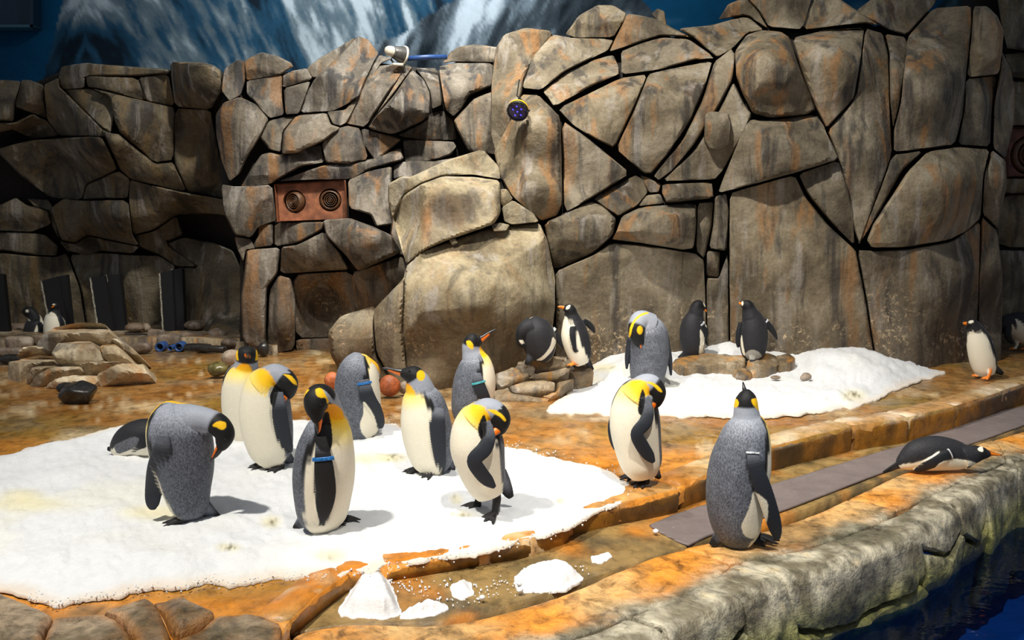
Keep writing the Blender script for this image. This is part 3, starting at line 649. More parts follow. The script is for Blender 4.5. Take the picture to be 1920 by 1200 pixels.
def rim_map(U, W):
    sh = np.shape(U); u = np.ravel(U) / 100.0; v = np.ravel(W) / 100.0
    I = cr(RIp, u); L = cr(RLp, u); D = np.interp(u, range(len(RD)), RD)
    o = L - I; o[:, 2] = 0; o /= np.linalg.norm(o, axis=1)[:, None]
    P = I + (L - I) * np.minimum(v, 1)[:, None]
    zt = lerp(-D - .03, -.035 + .02 * np.sin(u * 1.9), sstep(-.02, .22, v))
    wv = np.maximum(v - 1, 0); ph = np.clip(wv / .28, 0, 1) * math.pi / 2; rr = .10
    low = np.maximum(wv - .28, 0)
    P = P + o * (rr * np.sin(ph) + .05 * np.sin(np.clip(low / .35, 0, 1) * math.pi) - .10 * np.maximum(low - .3, 0))[:, None]
    P[:, 2] = zt - rr * (1 - np.cos(ph)) - low * 1.25
    return P.reshape(sh + (3,))
def rim_col(Q, d, V):
    v = Q[:, 1] / 100; u = Q[:, 0] / 100; a = fbm(V * 2.2, 5, 101, .6); b = fbm(V * 7, 5, 103, .65); g = fbm(V * 1.1 + 5, 3, 105)
    och = lerp(S3(226, 146, 52), S3(214, 170, 110), sstep(-.2, .4, a)[:, None]); och = lerp(och, S3(150, 110, 58), (sstep(.05, .4, b) * .6)[:, None])
    gr = lerp(S3(116, 108, 88), S3(188, 180, 158), sstep(-.25, .3, b)[:, None]); gr = lerp(gr, S3(82, 80, 62), (sstep(.1, .45, a) * .6)[:, None])
    gr = lerp(gr, PALE, (sstep(.3, .5, b) * .6)[:, None])
    c = lerp(och, gr, sstep(.48, .8, v + a * .22)[:, None])
    z = V[:, 2]
    green = lerp(S3(92, 96, 44), S3(140, 138, 48), sstep(-.2, .3, b)[:, None]); c = lerp(c, green, (sstep(-.14, -.36, z + g * .16) * .8)[:, None])
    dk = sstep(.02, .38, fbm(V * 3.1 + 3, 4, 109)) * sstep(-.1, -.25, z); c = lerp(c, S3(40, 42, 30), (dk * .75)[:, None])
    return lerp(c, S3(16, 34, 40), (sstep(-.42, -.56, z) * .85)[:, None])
def rim_h(seed, Bm, r):
    def f(Q, d, P3):
        e = np.clip(d / r, 0, 1); edge = np.sqrt(1 - (1 - e) ** 2)
        zz = np.clip((-P3[:, 2] - .1) * 4, 0, 1)
        return Bm * edge - Bm + .012 * fbm(P3 * 2.2, 4, seed) + .075 * zz * fbm(P3 * 3.2, 4, seed + 2) + .012 * zz * fbm(P3 * 14, 3, seed + 3)
    return f
rim = bpy.data.objects.new('trim_2', None); COL.objects.link(rim); rim['kind'] = 'structure'; rim['_org'] = [0, 0, 0]
def rimp(poly, seed, Bm=.02, r=.02, sp=4.0, nm='rim_rock'):
    return patch(nm, poly, sp, rim_map, rim_h(seed, Bm, r), M['rim'], rim, gap=.28, skirt=.12, colfun=rim_col, wob=1.6, round_=1, seed=seed, sharp=40)
TOPB = [0, 300, 455, 640, 800, 1000]
VB = [72, 78, 66, 74, 80, 76]
for i in range(5):
    a, b = TOPB[i], TOPB[i + 1]
    rimp([(a, 0), (b, 0), (b + 6, 40), (b, VB[i + 1]), ((a + b) / 2, VB[i] + 6), (a, VB[i]), (a + 6, 40)] if i else [(a, 0), (b, 0), (b + 6, 40), (b, VB[1]), ((a + b) / 2, 80), (a, 74)], 200 + i, .014, .03)
FB = [(0, 130), (130, 228), (228, 296), (296, 374), (374, 462), (462, 600), (600, 682), (682, 726), (726, 815), (815, 905), (905, 1000)]
for i, (a, b) in enumerate(FB):
    t0, t1 = np.interp([a, b], TOPB, VB); s = 8 if i % 2 else -6
    if i in (5, 7, 3, 6):
        m = 132 + 6 * (i % 3)
        rimp([(a, t0), ((a + b) / 2, (t0 + t1) / 2 + 4), (b, t1), (b + s, 110), (b + s, m), ((a + b) / 2, m + 7), (a - s, m - 3), (a, 105)], 230 + i, .022, .022)
        rimp([(a - s, m - 1), ((a + b) / 2, m + 9), (b + s, m + 2), (b, 195), (a, 195)], 250 + i, .022, .022)
    else:
        rimp([(a, t0), ((a + b) / 2, (t0 + t1) / 2 + 5), (b, t1), (b + s, 120), (b, 195), (a, 195), (a - s, 120)], 230 + i, .022, .022)

# pool: blue painted bottom under clear water
def water_material():
    m, nt, bs, N = mk('pool_water')
    out = nt.nodes['Material Output']; nt.nodes.remove(bs)
    pos = N('ShaderNodeNewGeometry').outputs['Position']
    bp = N('ShaderNodeBump', {'Height': noise(N, mapv(N, pos, (1, 2.2, 1)), 2.6, 3, .5, .6), 'Strength': .35, 'Distance': .03})
    gl = N('ShaderNodeBsdfGlossy', {'Roughness': .015, 'Normal': bp.outputs[0]})
    tr = N('ShaderNodeBsdfTransparent', {'Color': (.32, .5, .66, 1)})
    fr = N('ShaderNodeFresnel', {'IOR': 1.33, 'Normal': bp.outputs[0]})
    mx = N('ShaderNodeMixShader', {0: fr.outputs[0], 1: tr.outputs[0], 2: gl.outputs[0]})
    nt.links.new(mx.outputs[0], out.inputs['Surface']); return m
M['water'] = water_material()
M['pool'] = plain('blue_pool_paint', srgb(8, 92, 168), .6, nz=.1, sc=3)
def slab(name, x0, x1, y0, y1, z, mat, parent=None):
    V = [(x0, y0, z), (x1, y0, z), (x1, y1, z), (x0, y1, z)]
    o = link(name, mesh_from(name, V, [(0, 1, 2, 3)], None, False), mat, parent, origin=((x0 + x1) / 2, (y0 + y1) / 2, z)); return o
wo = slab('pool_water', -3, 9, .6, 7.6, -.47, M['water']); wo['kind'] = 'structure'
po = slab('pool_floor', -3, 9, .3, 7.8, -1.15, M['pool']); po['kind'] = 'structure'
# ------------------------------------------------------------------ loose rocks
def ico(sub):
    bm = bmesh.new(); bmesh.ops.create_icosphere(bm, subdivisions=sub, radius=1.0); bm.verts.ensure_lookup_table()
    V = np.array([v.co[:] for v in bm.verts]); Fc = [[v.index for v in f.verts] for f in bm.faces]; bm.free(); return V, Fc
ICO = {k: ico(k) for k in (2, 3, 4, 5)}
def rock_shape(seed, half, sub=4, k=14, top=None, rnd=10.0, amp=.05, rot=0.0, extra=()):
    rng = np.random.RandomState(seed); U, Fc = ICO[sub]
    Nn = rng.normal(size=(k, 3)); Nn /= np.linalg.norm(Nn, axis=1)[:, None]; off = rng.uniform(.72, 1.0, k)
    if top: Nn = np.vstack([Nn, [[.06, -.05, 1]]]); off = np.r_[off, top]
    for e in extra:
        v = np.array(e[:3], float); v /= np.linalg.norm(v); Nn = np.vstack([Nn, [v]]); off = np.r_[off, e[3]]
    dt = np.maximum(U @ Nn.T, 1e-3); r = off / dt
    r = np.minimum(r, 1.25)
    r = np.sum(r ** -rnd, 1) ** (-1 / rnd); r = np.minimum(r * 1.12, 1.3)
    V = U * r[:, None]; V = V * (1 + amp * fbm(V * 2.4 + seed, 4, seed) + .3 * amp * fbm(V * 9, 3, seed + 3))[:, None]
    V = V * np.array(half)
    c, s = math.cos(rot), math.sin(rot); V[:, :2] = np.c_[V[:, 0] * c - V[:, 1] * s, V[:, 0] * s + V[:, 1] * c]
    return V, Fc
def rock(name, px, py_base, w_px, h_px, mat, seed, z0=0.0, depth=.8, parent=None, sub=4, Y=None, **kw):
    P = at_z(px, py_base, z0) if Y is None else at_y(px, py_base, Y)
    m = mpp(P[1]); a = w_px * m / 2; hz = h_px * m / 2; b = a * depth
    V, Fc = rock_shape(seed, (a, b, hz), sub, **kw)
    c = np.array([P[0], P[1] + b * .75, P[2] + hz * .86])
    return link(name, mesh_from(name, V + c, Fc), M[mat], parent, origin=tuple(c))
def R_(name, label, cat, *a, group=None, **k): return tag(rock(name, *a, **k), label, cat, group)

# layered rock mound in the shallow water
mp = at_z(150, 725)
mound = empty('rock_mound', tuple(mp), 'layered pale brown rock mound rising from the shallow orange water', 'rock')
def rock3(name, c, half, mat, seed, parent=None, sub=4, **kw):
    V, Fc = rock_shape(seed, half, sub, **kw); return link(name, mesh_from(name, V + np.array(c), Fc), M[mat], parent, origin=tuple(c))
def rpx(name, px, py, Y, w_px, h_px, depth, mat, seed, parent=None, **kw):
    c = at_y(px, py, Y); m = mpp(Y); return rock3(name, c, (w_px * m / 2, depth, h_px * m / 2), mat, seed, parent, **kw)
MD = [([(88, 640), (98, 614), (145, 605), (195, 605), (217, 630), (204, 648), (170, 640), (135, 648), (104, 666), (70, 662)], 9.95, 634), ([(104, 672), (118, 650), (140, 640), (170, 639), (190, 650), (201, 680), (196, 684), (120, 692), (110, 684)], 9.65, 655), ([(190, 650), (215, 644), (236, 660), (250, 684), (201, 682)], 9.72, 660), ([(206, 642), (218, 632), (247, 650), (266, 670), (240, 668)], 10.1, 645),
      ([(18, 702), (22, 686), (40, 672), (75, 665), (102, 668), (110, 684), (96, 690), (66, 706), (50, 730), (10, 728)], 9.6, 690), ([(33, 674), (60, 656), (80, 650), (92, 644), (104, 664), (75, 668)], 9.95, 660), ([(48, 734), (68, 702), (75, 688), (108, 684), (121, 690), (88, 708)], 9.4, 700),
      ([(88, 708), (121, 692), (157, 688), (157, 699), (120, 716), (80, 737), (52, 736)], 9.3, 700), ([(157, 690), (200, 683), (247, 681), (244, 687), (160, 704)], 9.4, 690), ([(80, 738), (122, 716), (187, 703), (192, 720), (182, 731), (120, 738)], 9.2, 712), ([(190, 704), (242, 688), (272, 682), (280, 700), (285, 708), (190, 731), (186, 716)], 9.25, 692)]
for i, (pl_, Ym, yt) in enumerate(MD):
    P_ = np.array(pl_, float); size = math.sqrt(0.5 * abs(np.sum(P_[:, 0] * np.roll(P_[:, 1], -1) - P_[:, 1] * np.roll(P_[:, 0], -1)))) * mpp(Ym)
    patch('stone', pl_, 3.2, lambda px, py, Ym=Ym, b=P_[:, 1].max(): at_y(px, py, Ym + (b - py) * .004), block_h(320 + i, size, .2, .05, [(P_[:, 0].mean(), yt, .16, 0, .011)], 6, .03), M['mound'], mound, gap=.7, skirt=.5, wob=1.2, seed=320 + i, sharp=35)
my = mp[1]

R_('dark_stone', 'near-black angular wet stone in front of the rock mound', 'rock', 138, 757, 62, 42, 'wet_dark', 351, depth=.8, amp=.04, k=9, rnd=18)
rock('chip', 122, 738, 38, 22, 'wet_dark', 352, depth=.6)
ch = [o for o in bpy.data.objects if o.name == 'chip'][0]; ch.name = 'slate_slab'; tag(ch, 'thin dark slate slab leaning on the near-black stone by the mound', 'rock')
R_('cobble', 'red-brown granite cobble left of the headless-looking preening penguin', 'stone', 622, 735, 42, 44, 'granite', 361, rnd=5, amp=.03)
R_('cobble', 'round red-brown granite cobble behind the beak of the left-gazing penguin', 'stone', 729, 748, 50, 52, 'granite', 362, rnd=5, amp=.03)
R_('cobble', 'tan upright pebble under the chin of the left-gazing penguin', 'stone', 757, 741, 24, 32, 'cobble', 363, rnd=5, amp=.03)
R_('cobble', 'olive green wet boulder beside the front-facing penguin', 'stone', 404, 710, 54, 36, 'green_stone', 364, rnd=5, amp=.04)
R_('cobble', 'brown cobble leaning behind the olive green boulder', 'stone', 432, 690, 46, 38, 'cobble', 365, rnd=6, amp=.04)

# stones laid along the back edge of the shallow pool
KERB = [('block', 31, 655, 52, 26, 'cobble', 'long brown kerb block under the dark preening gentoo'), ('block', 78, 650, 34, 24, 'cobble', 'short brown kerb block right of the long one, left edge of the pool'),
        ('block', 20, 668, 60, 16, 'cobble', 'low moss-stained block under the long brown kerb block'), ('block', 25, 682, 60, 18, 'wet_dark', 'dark wet block lowest at the left pool edge'),
        ('block', 252, 642, 46, 18, 'wet_dark', 'glistening black kerb block behind the rock mound'), ('block', 262, 663, 40, 22, 'cobble', 'dark brown block at the right foot of the rock mound'),
        ('block', 292, 643, 34, 28, 'cobble', 'tan kerb block under the third pair of black boards'), ('block', 316, 647, 46, 22, 'cobble', 'flat tan kerb block left of the joint under the black boards'),
        ('block', 359, 643, 48, 22, 'cobble', 'flat tan kerb block below the striped boulder'), ('block', 362, 657, 62, 12, 'wet_dark', 'black slate strip lying at the waterline'),
        ('block', 395, 660, 56, 12, 'wet_dark', 'second black slate strip, nearer the pink-brown cobble')]
for i, (n_, x, y, w_, h_, mt, lb) in enumerate(KERB):
    R_('kerb_block', lb, 'stone', x, y, w_, h_, mt, 380 + i, depth=.45, k=4, rnd=22, amp=.02, top=.8, extra=((1, 0, 0, .86), (-1, 0, 0, .86), (0, -1, 0, .8), (0, 1, 0, .8), (0, 0, -1, .9)), sub=3)
COB = [(30, 629, 30, 26, 'grey-beige square stone behind the dark gentoo'), (155, 624, 40, 18, 'flat brown stone behind the rock mound top'), (248, 624, 40, 20, 'rounded brown stone right of the second black boards'), (247, 605, 18, 16, 'small grey stone perched on the rounded brown stone'),
       (272, 622, 18, 18, 'pale pebble beside the rounded brown stone'), (362, 620, 48, 22, 'striped grey boulder right of the third black boards'), (403, 642, 42, 28, 'mottled round boulder between striped boulder and column'), (434, 630, 36, 48, 'tall veined boulder against the rock column'),
       (428, 655, 38, 22, 'pink-brown flat cobble below the mottled boulder'), (438, 640, 26, 12, 'black glossy pebble above the pink-brown cobble'), (478, 662, 34, 28, 'brown block behind the front-facing penguin, at the column foot'), (492, 668, 24, 30, 'dark wedge stone touching the column foot')]
for i, (x, y, w_, h_, lb) in enumerate(COB):
    zz = .12 if y < 626 else .0
    R_('stone', lb, 'stone', x, y, w_, h_, 'wet_dark' if i in (9, 11) else 'cobble', 410 + i, z0=zz, depth=.8, rnd=7, amp=.04, sub=3)
# raised shelf the far stones, boards and gentoos stand on
sh = patch('floor_shelf', [(-200, 640), (330, 632), (440, 640), (520, 650), (520, 600), (-200, 596)], 12, lambda px, py: at_z(px, py, .11), lambda Q, d, P3: .01 * fbm(P3 * 3, 3, 4), M['ledge'], None, skirt=.2, round_=0, N0=(0, 0, 1)); sh['kind'] = 'structure'

# blue drain pipes at the waterline
for i, (x, y, r_, lb) in enumerate([(295, 654, 9, 'left blue drain pipe mouth at the waterline under the kerb blocks'), (315, 656, 5, 'smallest blue pipe mouth, between the two larger ones'), (331, 654, 9, 'right blue drain pipe mouth beside the black slate strip')]):
    c = at_z(x, y + 5, .0); c[1] -= .12; c[2] += .05; m = mpp(c[1]) * r_
    t = empty('drain_pipe', tuple(c), lb, 'pipe', 'blue pipe mouths at the waterline')
    n = 24; V = []; prof = [(1.0, -.02), (1.0, .35), (.72, .35), (.66, -.02), (.66, -.02)]
    an = np.linspace(0, 2 * np.pi, n, endpoint=False)
    for (rr, y_) in [(1.0, .35), (1.0, .2), (.94, .19), (.66, .2), (.64, .34)]:
        for q in an: V.append((c[0] + rr * m * math.cos(q), c[1] + y_, c[2] + rr * m * math.sin(q)))
    Fc = [[k * n + j, k * n + (j + 1) % n, (k + 1) * n + (j + 1) % n, (k + 1) * n + j] for k in range(4) for j in range(n)]
    if 'bluep' not in M: M['bluep'] = plain('blue_plastic', srgb(44, 76, 132), .4, sc=20); M['black'] = plain('matt_black', srgb(13, 13, 14), .6, bmp=.1)
    link('sleeve', mesh_from('sleeve', V, Fc), M['bluep'], t)
    V = [(c[0] + .64 * m * math.cos(q), c[1] + .25, c[2] + .64 * m * math.sin(q)) for q in an] + [(c[0], c[1] + .27, c[2])]
    link('bore', mesh_from('bore', V, [[j, (j + 1) % n, n] for j in range(n)]), M['black'], t)

# black barrier boards standing by the left wall
M['board'] = plain('black_board', srgb(14, 14, 15), .55, bmp=.1); M['edge'] = plain('worn_pale_edge', srgb(170, 164, 148), .7, nz=.4, sc=40)
BO = [([(78, 527), (104, 519), (124, 620), (98, 630)], [(104, 519), (124, 515), (134, 612), (116, 622)], 'left pair of black boards leaning behind the upright gentoo'),
      ([(170, 521), (196, 517), (214, 626), (186, 624)], [(200, 516), (224, 514), (236, 626), (217, 630)], 'middle pair of black boards leaning behind the rock mound'),
      ([(300, 512), (322, 506), (328, 622), (307, 626)], [(323, 505), (341, 503), (346, 618), (328, 622)], 'third pair of black boards standing right of the rock mound')]
for a, b, lb in BO:
    Yb = 12.95
    t = empty('barrier', tuple(at_y((a[0][0] + b[1][0]) / 2, 630, Yb)), lb, 'barrier')
    for k, q in enumerate((a, b)):
        P = np.array([at_y(x, y, Yb + (.05 if k else 0) + (.10 if j < 2 else 0)) for j, (x, y) in enumerate(q)]); Bk = P + np.array([.02, .06, 0])
        V = np.vstack([P, Bk]); Fc = [(0, 1, 2, 3), (7, 6, 5, 4), (0, 4, 5, 1), (1, 5, 6, 2), (2, 6, 7, 3), (3, 7, 4, 0)]
        ob = link('board', mesh_from('board', V, Fc, None, False), M['board'], t)
        l0, l1 = P[0], P[3]; ww = .016
        V = []
        for i in range(13):
            p = l0 + (l1 - l0) * i / 12 * (1 if not (k and a[0][0] == 300) else .5); j = .004 * math.sin(i * 2.3)
            V += [p + np.array([-ww + j, -.012, 0]), p + np.array([ww * .3 + j, -.012, 0]), p + np.array([ww * .3, .03, 0]), p + np.array([-ww, .03, 0])]
        Fc = [(i * 4 + s, i * 4 + (s + 1) % 4, i * 4 + 4 + (s + 1) % 4, i * 4 + 4 + s) for i in range(12) for s in range(4)] + [(0, 1, 2, 3), (51, 50, 49, 48)]
        e = link('edge_strip', mesh_from('edge_strip', V, Fc, None, False), M['edge'], t)
# dark doorway at the far left
P = [at_y(x, y, 12.9) for x, y in ((-60, 505), (6, 515), (18, 632), (-60, 632))]
V = np.vstack([P, np.array(P) + np.array([0, .08, 0])])
do = link('door_1', mesh_from('door_1', V, [(0, 1, 2, 3), (7, 6, 5, 4), (0, 4, 5, 1), (1, 5, 6, 2), (2, 6, 7, 3), (3, 7, 4, 0)], None, False), M['board'], None, origin=tuple(P[2])); do['kind'] = 'structure'

# ------------------------------------------------------------------ air nozzle panels
M['terra'] = plain('terracotta_paint', srgb(150, 94, 64), .6, nz=.3, sc=8, bmp=.2); M['terra_d'] = plain('dull_terracotta_paint', srgb(104, 60, 42), .7, nz=.3, sc=8); M['nozzle'] = plain('brown_nozzle', srgb(92, 62, 38), .5, nz=.2, sc=20)
def tubeV(rings, n):
    V = [p for r in rings for p in r]; K = len(rings)
    return V, [[k * n + j, k * n + (j + 1) % n, (k + 1) * n + (j + 1) % n, (k + 1) * n + j] for k in range(K - 1) for j in range(n)]
def vent(quad, Y, holes, lb, mat):
    """panel with round holes; each hole holds a swivelling jet nozzle of concentric rings"""
    Pq = np.array([at_y(x, y, Y) for x, y in quad]); org = Pq[2] * .5 + Pq[3] * .5
    t = empty('air_vent', tuple(org), lb, 'vent')
    m = mpp(Y); n = 40
    mid = [0.0, .5, 1.0] if len(holes) == 2 else [0.0, 1.0]
    V = []; Fc = []
    bil = lambda u, v: (1 - v) * ((1 - u) * Pq[0] + u * Pq[1]) + v * ((1 - u) * Pq[3] + u * Pq[2])
    for h, (hx, hy, hr) in enumerate(holes):
        c = at_y(hx, hy, Y); r = hr * m
        b0 = len(V)
        for j in range(n):
            a = 2 * math.pi * j / n; s = max(abs(math.cos(a)), abs(math.sin(a))); uu, vv = .5 + .5 * math.cos(a) / s, .5 - .5 * math.sin(a) / s
            u = mid[h] + (mid[h + 1] - mid[h]) * uu
            V.append(bil(u, vv))
        for j in range(n):
            a = 2 * math.pi * j / n; V.append(c + r * np.array([math.cos(a), 0, math.sin(a)]))
        for j in range(n):
            a = 2 * math.pi * j / n; V.append(c + r * np.array([math.cos(a), 0, math.sin(a)]) + np.array([0, .12, 0]))
        for k in range(2):
            for j in range(n): Fc.append([b0 + k * n + j, b0 + k * n + (j + 1) % n, b0 + (k + 1) * n + (j + 1) % n, b0 + (k + 1) * n + j])
    link('panel', mesh_from('panel', V, Fc, None, False), mat, t)
    # rim flanges of the panel
    V = []; 
    for s, dy in ((1.0, -.10), (1.0, .02), (.965, .02), (.965, -.02)):
        for q in Pq: V.append(Pq.mean(0) + (q - Pq.mean(0)) * s * np.array([1, 1, 1]) + np.array([0, dy if s == 1 else dy - .01, 0]))
    link('frame', mesh_from('frame', V, [[k * 4 + j, k * 4 + (j + 1) % 4, k * 4 + 4 + (j + 1) % 4, k * 4 + 4 + j] for k in range(3) for j in range(4)], None, False), mat, t)
    for h, (hx, hy, hr) in enumerate(holes):
        c = at_y(hx, hy, Y) + np.array([0, .03, 0]); r = hr * m * .93
        ax = Vector((-.55, -1, -.05) if h == 0 and len(holes) == 2 else (.06, -1, .0)).normalized(); q = ax.to_track_quat('Z', 'Y')
        def ringp(rr, zz): return [np.array(c) + np.array(q @ Vector((rr * math.cos(2 * math.pi * j / 32), rr * math.sin(2 * math.pi * j / 32), zz))) for j in range(32)]
        V, Fn = tubeV([ringp(r * .55, -.10), ringp(r * .95, -.05), ringp(r, 0), ringp(r * .93, .03), ringp(r * .82, .05), ringp(r * .76, .05), ringp(r * .72, .0), ringp(r * .6, -.05)], 32)
        nz = link('nozzle', mesh_from('nozzle', V, Fn), M['nozzle'], t); nz['_org'] = list(nz.matrix_basis.translation)
        for k, rr in enumerate((.58, .40, .22, .09)):
            V, Fn = tubeV([ringp(r * rr, -.05), ringp(r * rr, .045), ringp(r * (rr - .05), .045), ringp(r * (rr - .05), -.05)], 32)
            g = link('ring', mesh_from('ring', V, Fn), M['nozzle'], None); g.parent = nz; g.location = -(Vector(org) * 0)
            g.matrix_parent_inverse = Matrix.Translation(Vector(t.location) + Vector(nz.location)).inverted()
        V = ringp(r * .9, -.09) + [np.array(c) + np.array(q @ Vector((0, 0, -.1)))]
        b_ = link('throat', mesh_from('throat', V, [[j, (j + 1) % 32, 32] for j in range(32)]), M['black'], t)
    return t
vent([(518, 346), (648, 338), (652, 411), (523, 416)], 11.46, [(552, 378, 21), (619, 375, 21)], 'terracotta panel with two round ringed air nozzles set in the grey rock', M['terra'])
vent([(1884, 240), (1990, 240), (1990, 332), (1884, 332)], 12.72, [(1931, 290, 36)], 'dull terracotta nozzle panel cut off by the right picture edge', M['terra_d'])

# ------------------------------------------------------------------ lamps on the rocks
def lathe(name, c, axis, prof, mat, parent, n=36):
    q = Vector(axis).normalized().to_track_quat('Z', 'Y')
    rings = [[np.array(c) + np.array(q @ Vector((r * math.cos(2 * math.pi * j / n), r * math.sin(2 * math.pi * j / n), z))) for j in range(n)] for r, z in prof]
    V, Fc = tubeV(rings, n); return link(name, mesh_from(name, V, Fc), mat, parent)
def tube(name, pts, rad, mat, parent, n=10):
    P = [Vector(p) for p in pts]; rings = []
    for i, p in enumerate(P):
        tg_ = (P[min(i + 1, len(P) - 1)] - P[max(i - 1, 0)]).normalized(); q = tg_.to_track_quat('Z', 'Y')
        rings.append([np.array(p + q @ Vector((rad * math.cos(2 * math.pi * j / n), rad * math.sin(2 * math.pi * j / n), 0))) for j in range(n)])
    V, Fc = tubeV(rings, n); Fc += [list(range(n))[::-1], list(range((len(P) - 1) * n, len(P) * n))]
    return link(name, mesh_from(name, V, Fc), mat, parent)
M['white'] = plain('ivory_enamel', srgb(224, 216, 196), .45, nz=.15); M['greyd'] = plain('dark_grey_metal', srgb(74, 72, 68), .4, nz=.2); M['yellow'] = plain('yellow_plastic', srgb(236, 184, 22), .45)
c = at_y(748, 101, 11.75); m = mpp(11.75)
t = empty('spotlight', tuple(c - np.array([0, 0, .13])), 'ivory bell-shaped spotlight resting on the rock crest below the painted mountain', 'lamp')
ax = (.62, .45, -.12); a = np.array(Vector(ax).normalized())
lathe('bell', c - a * .02, ax, [(.0, -.10), (.06, -.10), (.085, -.05), (.105, .02), (.118, .08), (.122, .10), (.112, .10), (.10, .05), (.0, .04)], M['greyd'], t)
lathe('cap', c - a * .12, ax, [(.0, -.09), (.035, -.09), (.062, -.06), (.072, 0), (.072, .04), (.05, .07), (0, .07)], M['white'], t, 10)
lathe('rim_ring', c + a * .075, ax, [(.118, -.015), (.130, -.012), (.130, .012), (.118, .015), (.118, -.015)], M['white'], t)
tube('bracket', [c + np.array([-.09, -.04, -.02]), c + np.array([-.10, -.05, -.09]), c + np.array([-.05, -.03, -.15]), c + np.array([.03, 0, -.16])], .016, M['board'], t)
tube('foot_plate', [c + np.array([-.08, -.05, -.15]), c + np.array([.06, -.02, -.15])], .022, M['white'], t)
p0, p1 = at_y(764, 110, 11.9), at_y(838, 107, 12.05)
tag(tube('cable_pipe', [p0, p0 * .5 + p1 * .5 + np.array([0, 0, .01]), p1], .035, M['bluep'], None), 'straight dark blue pipe along the crest right of the ivory spotlight', 'pipe')
Yl = float(YR(972, 206)) - .66; c = at_y(971, 207, Yl)
t = empty('led_floodlight', tuple(c + np.array([.02, .2, .04])), 'round black floodlight with yellow stripe and violet diodes on the tall rock', 'lamp')
ax = (-.18, -.80, -.62); a = np.array(Vector(ax).normalized()); q = Vector(ax).normalized().to_track_quat('Z', 'Y')
lathe('housing', c, ax, [(.0, -.13), (.06, -.13), (.085, -.10), (.10, -.09), (.104, -.05), (.118, -.045), (.12, .0), (.13, .005), (.13, .03), (.112, .035), (.108, .02), (0, .018)], M['board'], t)
lathe('stripe', c - a * .028, ax, [(.1205, -.012), (.1235, -.012), (.1235, .014), (.1205, .014)], M['yellow'], t)
m_, nt_, bs_, N_ = mk('violet_lens'); bs_.inputs['Base Color'].default_value = srgb(34, 26, 84); bs_.inputs['Roughness'].default_value = .12; M['lens'] = m_
ln = lathe('lens', c + a * .022, ax, [(.107, 0), (.09, .004), (.05, .006), (.0, .007)], M['lens'], t)
m_, nt_, bs_, N_ = mk('violet_diode'); bs_.inputs['Base Color'].default_value = srgb(80, 70, 255); bs_.inputs['Emission Color'].default_value = srgb(90, 80, 255); bs_.inputs['Emission Strength'].default_value = 1.3; M['diode'] = m_
for k, (u, v) in enumerate([(0, .0), (.05, .03), (-.05, .03), (.035, -.045), (-.035, -.045), (0, .07)]):
    lathe('diode', c + np.array(q @ Vector((u, v, .03))), ax, [(.011, 0), (.008, .006), (0, .008)], M['diode'], t, 10)
for k in range(10):
    an = 2 * math.pi * k / 10; lathe('screw', c + np.array(q @ Vector((.121 * math.cos(an), .121 * math.sin(an), .034))), ax, [(.006, 0), (.005, .006), (0, .007)], M['greyd'], t, 8)
tube('bracket', [c + np.array([.13, .02, 0]), c + np.array([.12, .16, .03]), c + np.array([.03, .42, .05])], .014, M['board'], t)
tube('cable', [c - a * .12, c - a * .16 + np.array([.01, .05, .06]), c + np.array([-.01, .34, .22]), c + np.array([.02, .40, .42])], .008, M['board'], t)

# dark hatch high on the painted wall
m = mpp(16.2); Yh = 16.1
def quadbox(name, x0, y0, x1, y1, Y0_, Y1_, mat, parent):
    A = [at_y(x, y, Y0_) for x, y in ((x0, y0), (x1, y0), (x1, y1), (x0, y1))]; B_ = [p + np.array([0, Y1_ - Y0_, 0]) for p in A]
    return link(name, mesh_from(name, np.array(A + B_), [(0, 1, 2, 3), (7, 6, 5, 4), (0, 4, 5, 1), (1, 5, 6, 2), (2, 6, 7, 3), (3, 7, 4, 0)], None, False), mat, parent)
M['hatch'] = plain('deep_blue_panel', srgb(6, 40, 62), .5); M['hatchf'] = plain('blue_grey_frame', srgb(52, 96, 112), .5)
win = quadbox('window_1', -180, -120, 60, 46, Yh - .02, Yh + .1, M['hatch'], None); win['kind'] = 'structure'; win['_org'] = [0, 0, 0]
quadbox('window_frame', 56, -120, 62, 52, Yh - .22, Yh + .05, M['hatch'], win); quadbox('window_frame', -180, 46, 62, 51, Yh - .22, Yh + .05, M['hatchf'], win)

# ------------------------------------------------------------------ ledges of rock that gentoos stand on
lp = at_z(985, 752)
ledge = empty('rock_ledge', tuple(lp), 'low cracked brown rock ledge under the two gentoos beside the big boulder', 'rock')
LY = lp[1]
YE = lambda px, py: 8.5 + (758 - np.asarray(py, float)) * .0056
LD = [[(962, 692), (985, 676), (1010, 671), (1060, 672), (1082, 678), (1090, 688), (1050, 695), (1010, 703), (995, 706), (975, 698)], [(925, 707), (962, 692), (980, 701), (995, 707), (985, 717), (940, 731), (928, 720)], [(995, 707), (1040, 699), (1060, 693), (1077, 696), (1062, 707), (1042, 713), (1020, 716), (990, 715)],
      [(954, 729), (990, 717), (1020, 717), (1042, 722), (1041, 738), (1000, 746), (960, 741)], [(926, 736), (954, 731), (960, 743), (1000, 748), (1032, 751), (1022, 762), (926, 763)], [(1043, 722), (1078, 711), (1062, 728), (1052, 746), (1032, 753), (1012, 748), (1042, 739)], [(862, 738), (925, 709), (930, 733), (926, 763), (862, 762)], [(1062, 690), (1086, 684), (1108, 690), (1114, 702), (1086, 708), (1066, 704)]]
def led_h(seed):
    f0 = block_h(seed, .5, .07, .03, None, 4, .03)
    return lambda Q, d, P3: f0(Q, d, P3) + .035 * np.abs(fbm(P3 * 5, 4, seed)) * np.minimum(1, d / .04)
for i, pl_ in enumerate(LD): patch('stone', pl_, 3.0, mapper(YE), led_h(500 + i), M['ledge'], ledge, gap=.5, skirt=.4, wob=1.4, seed=500 + i, sharp=35)
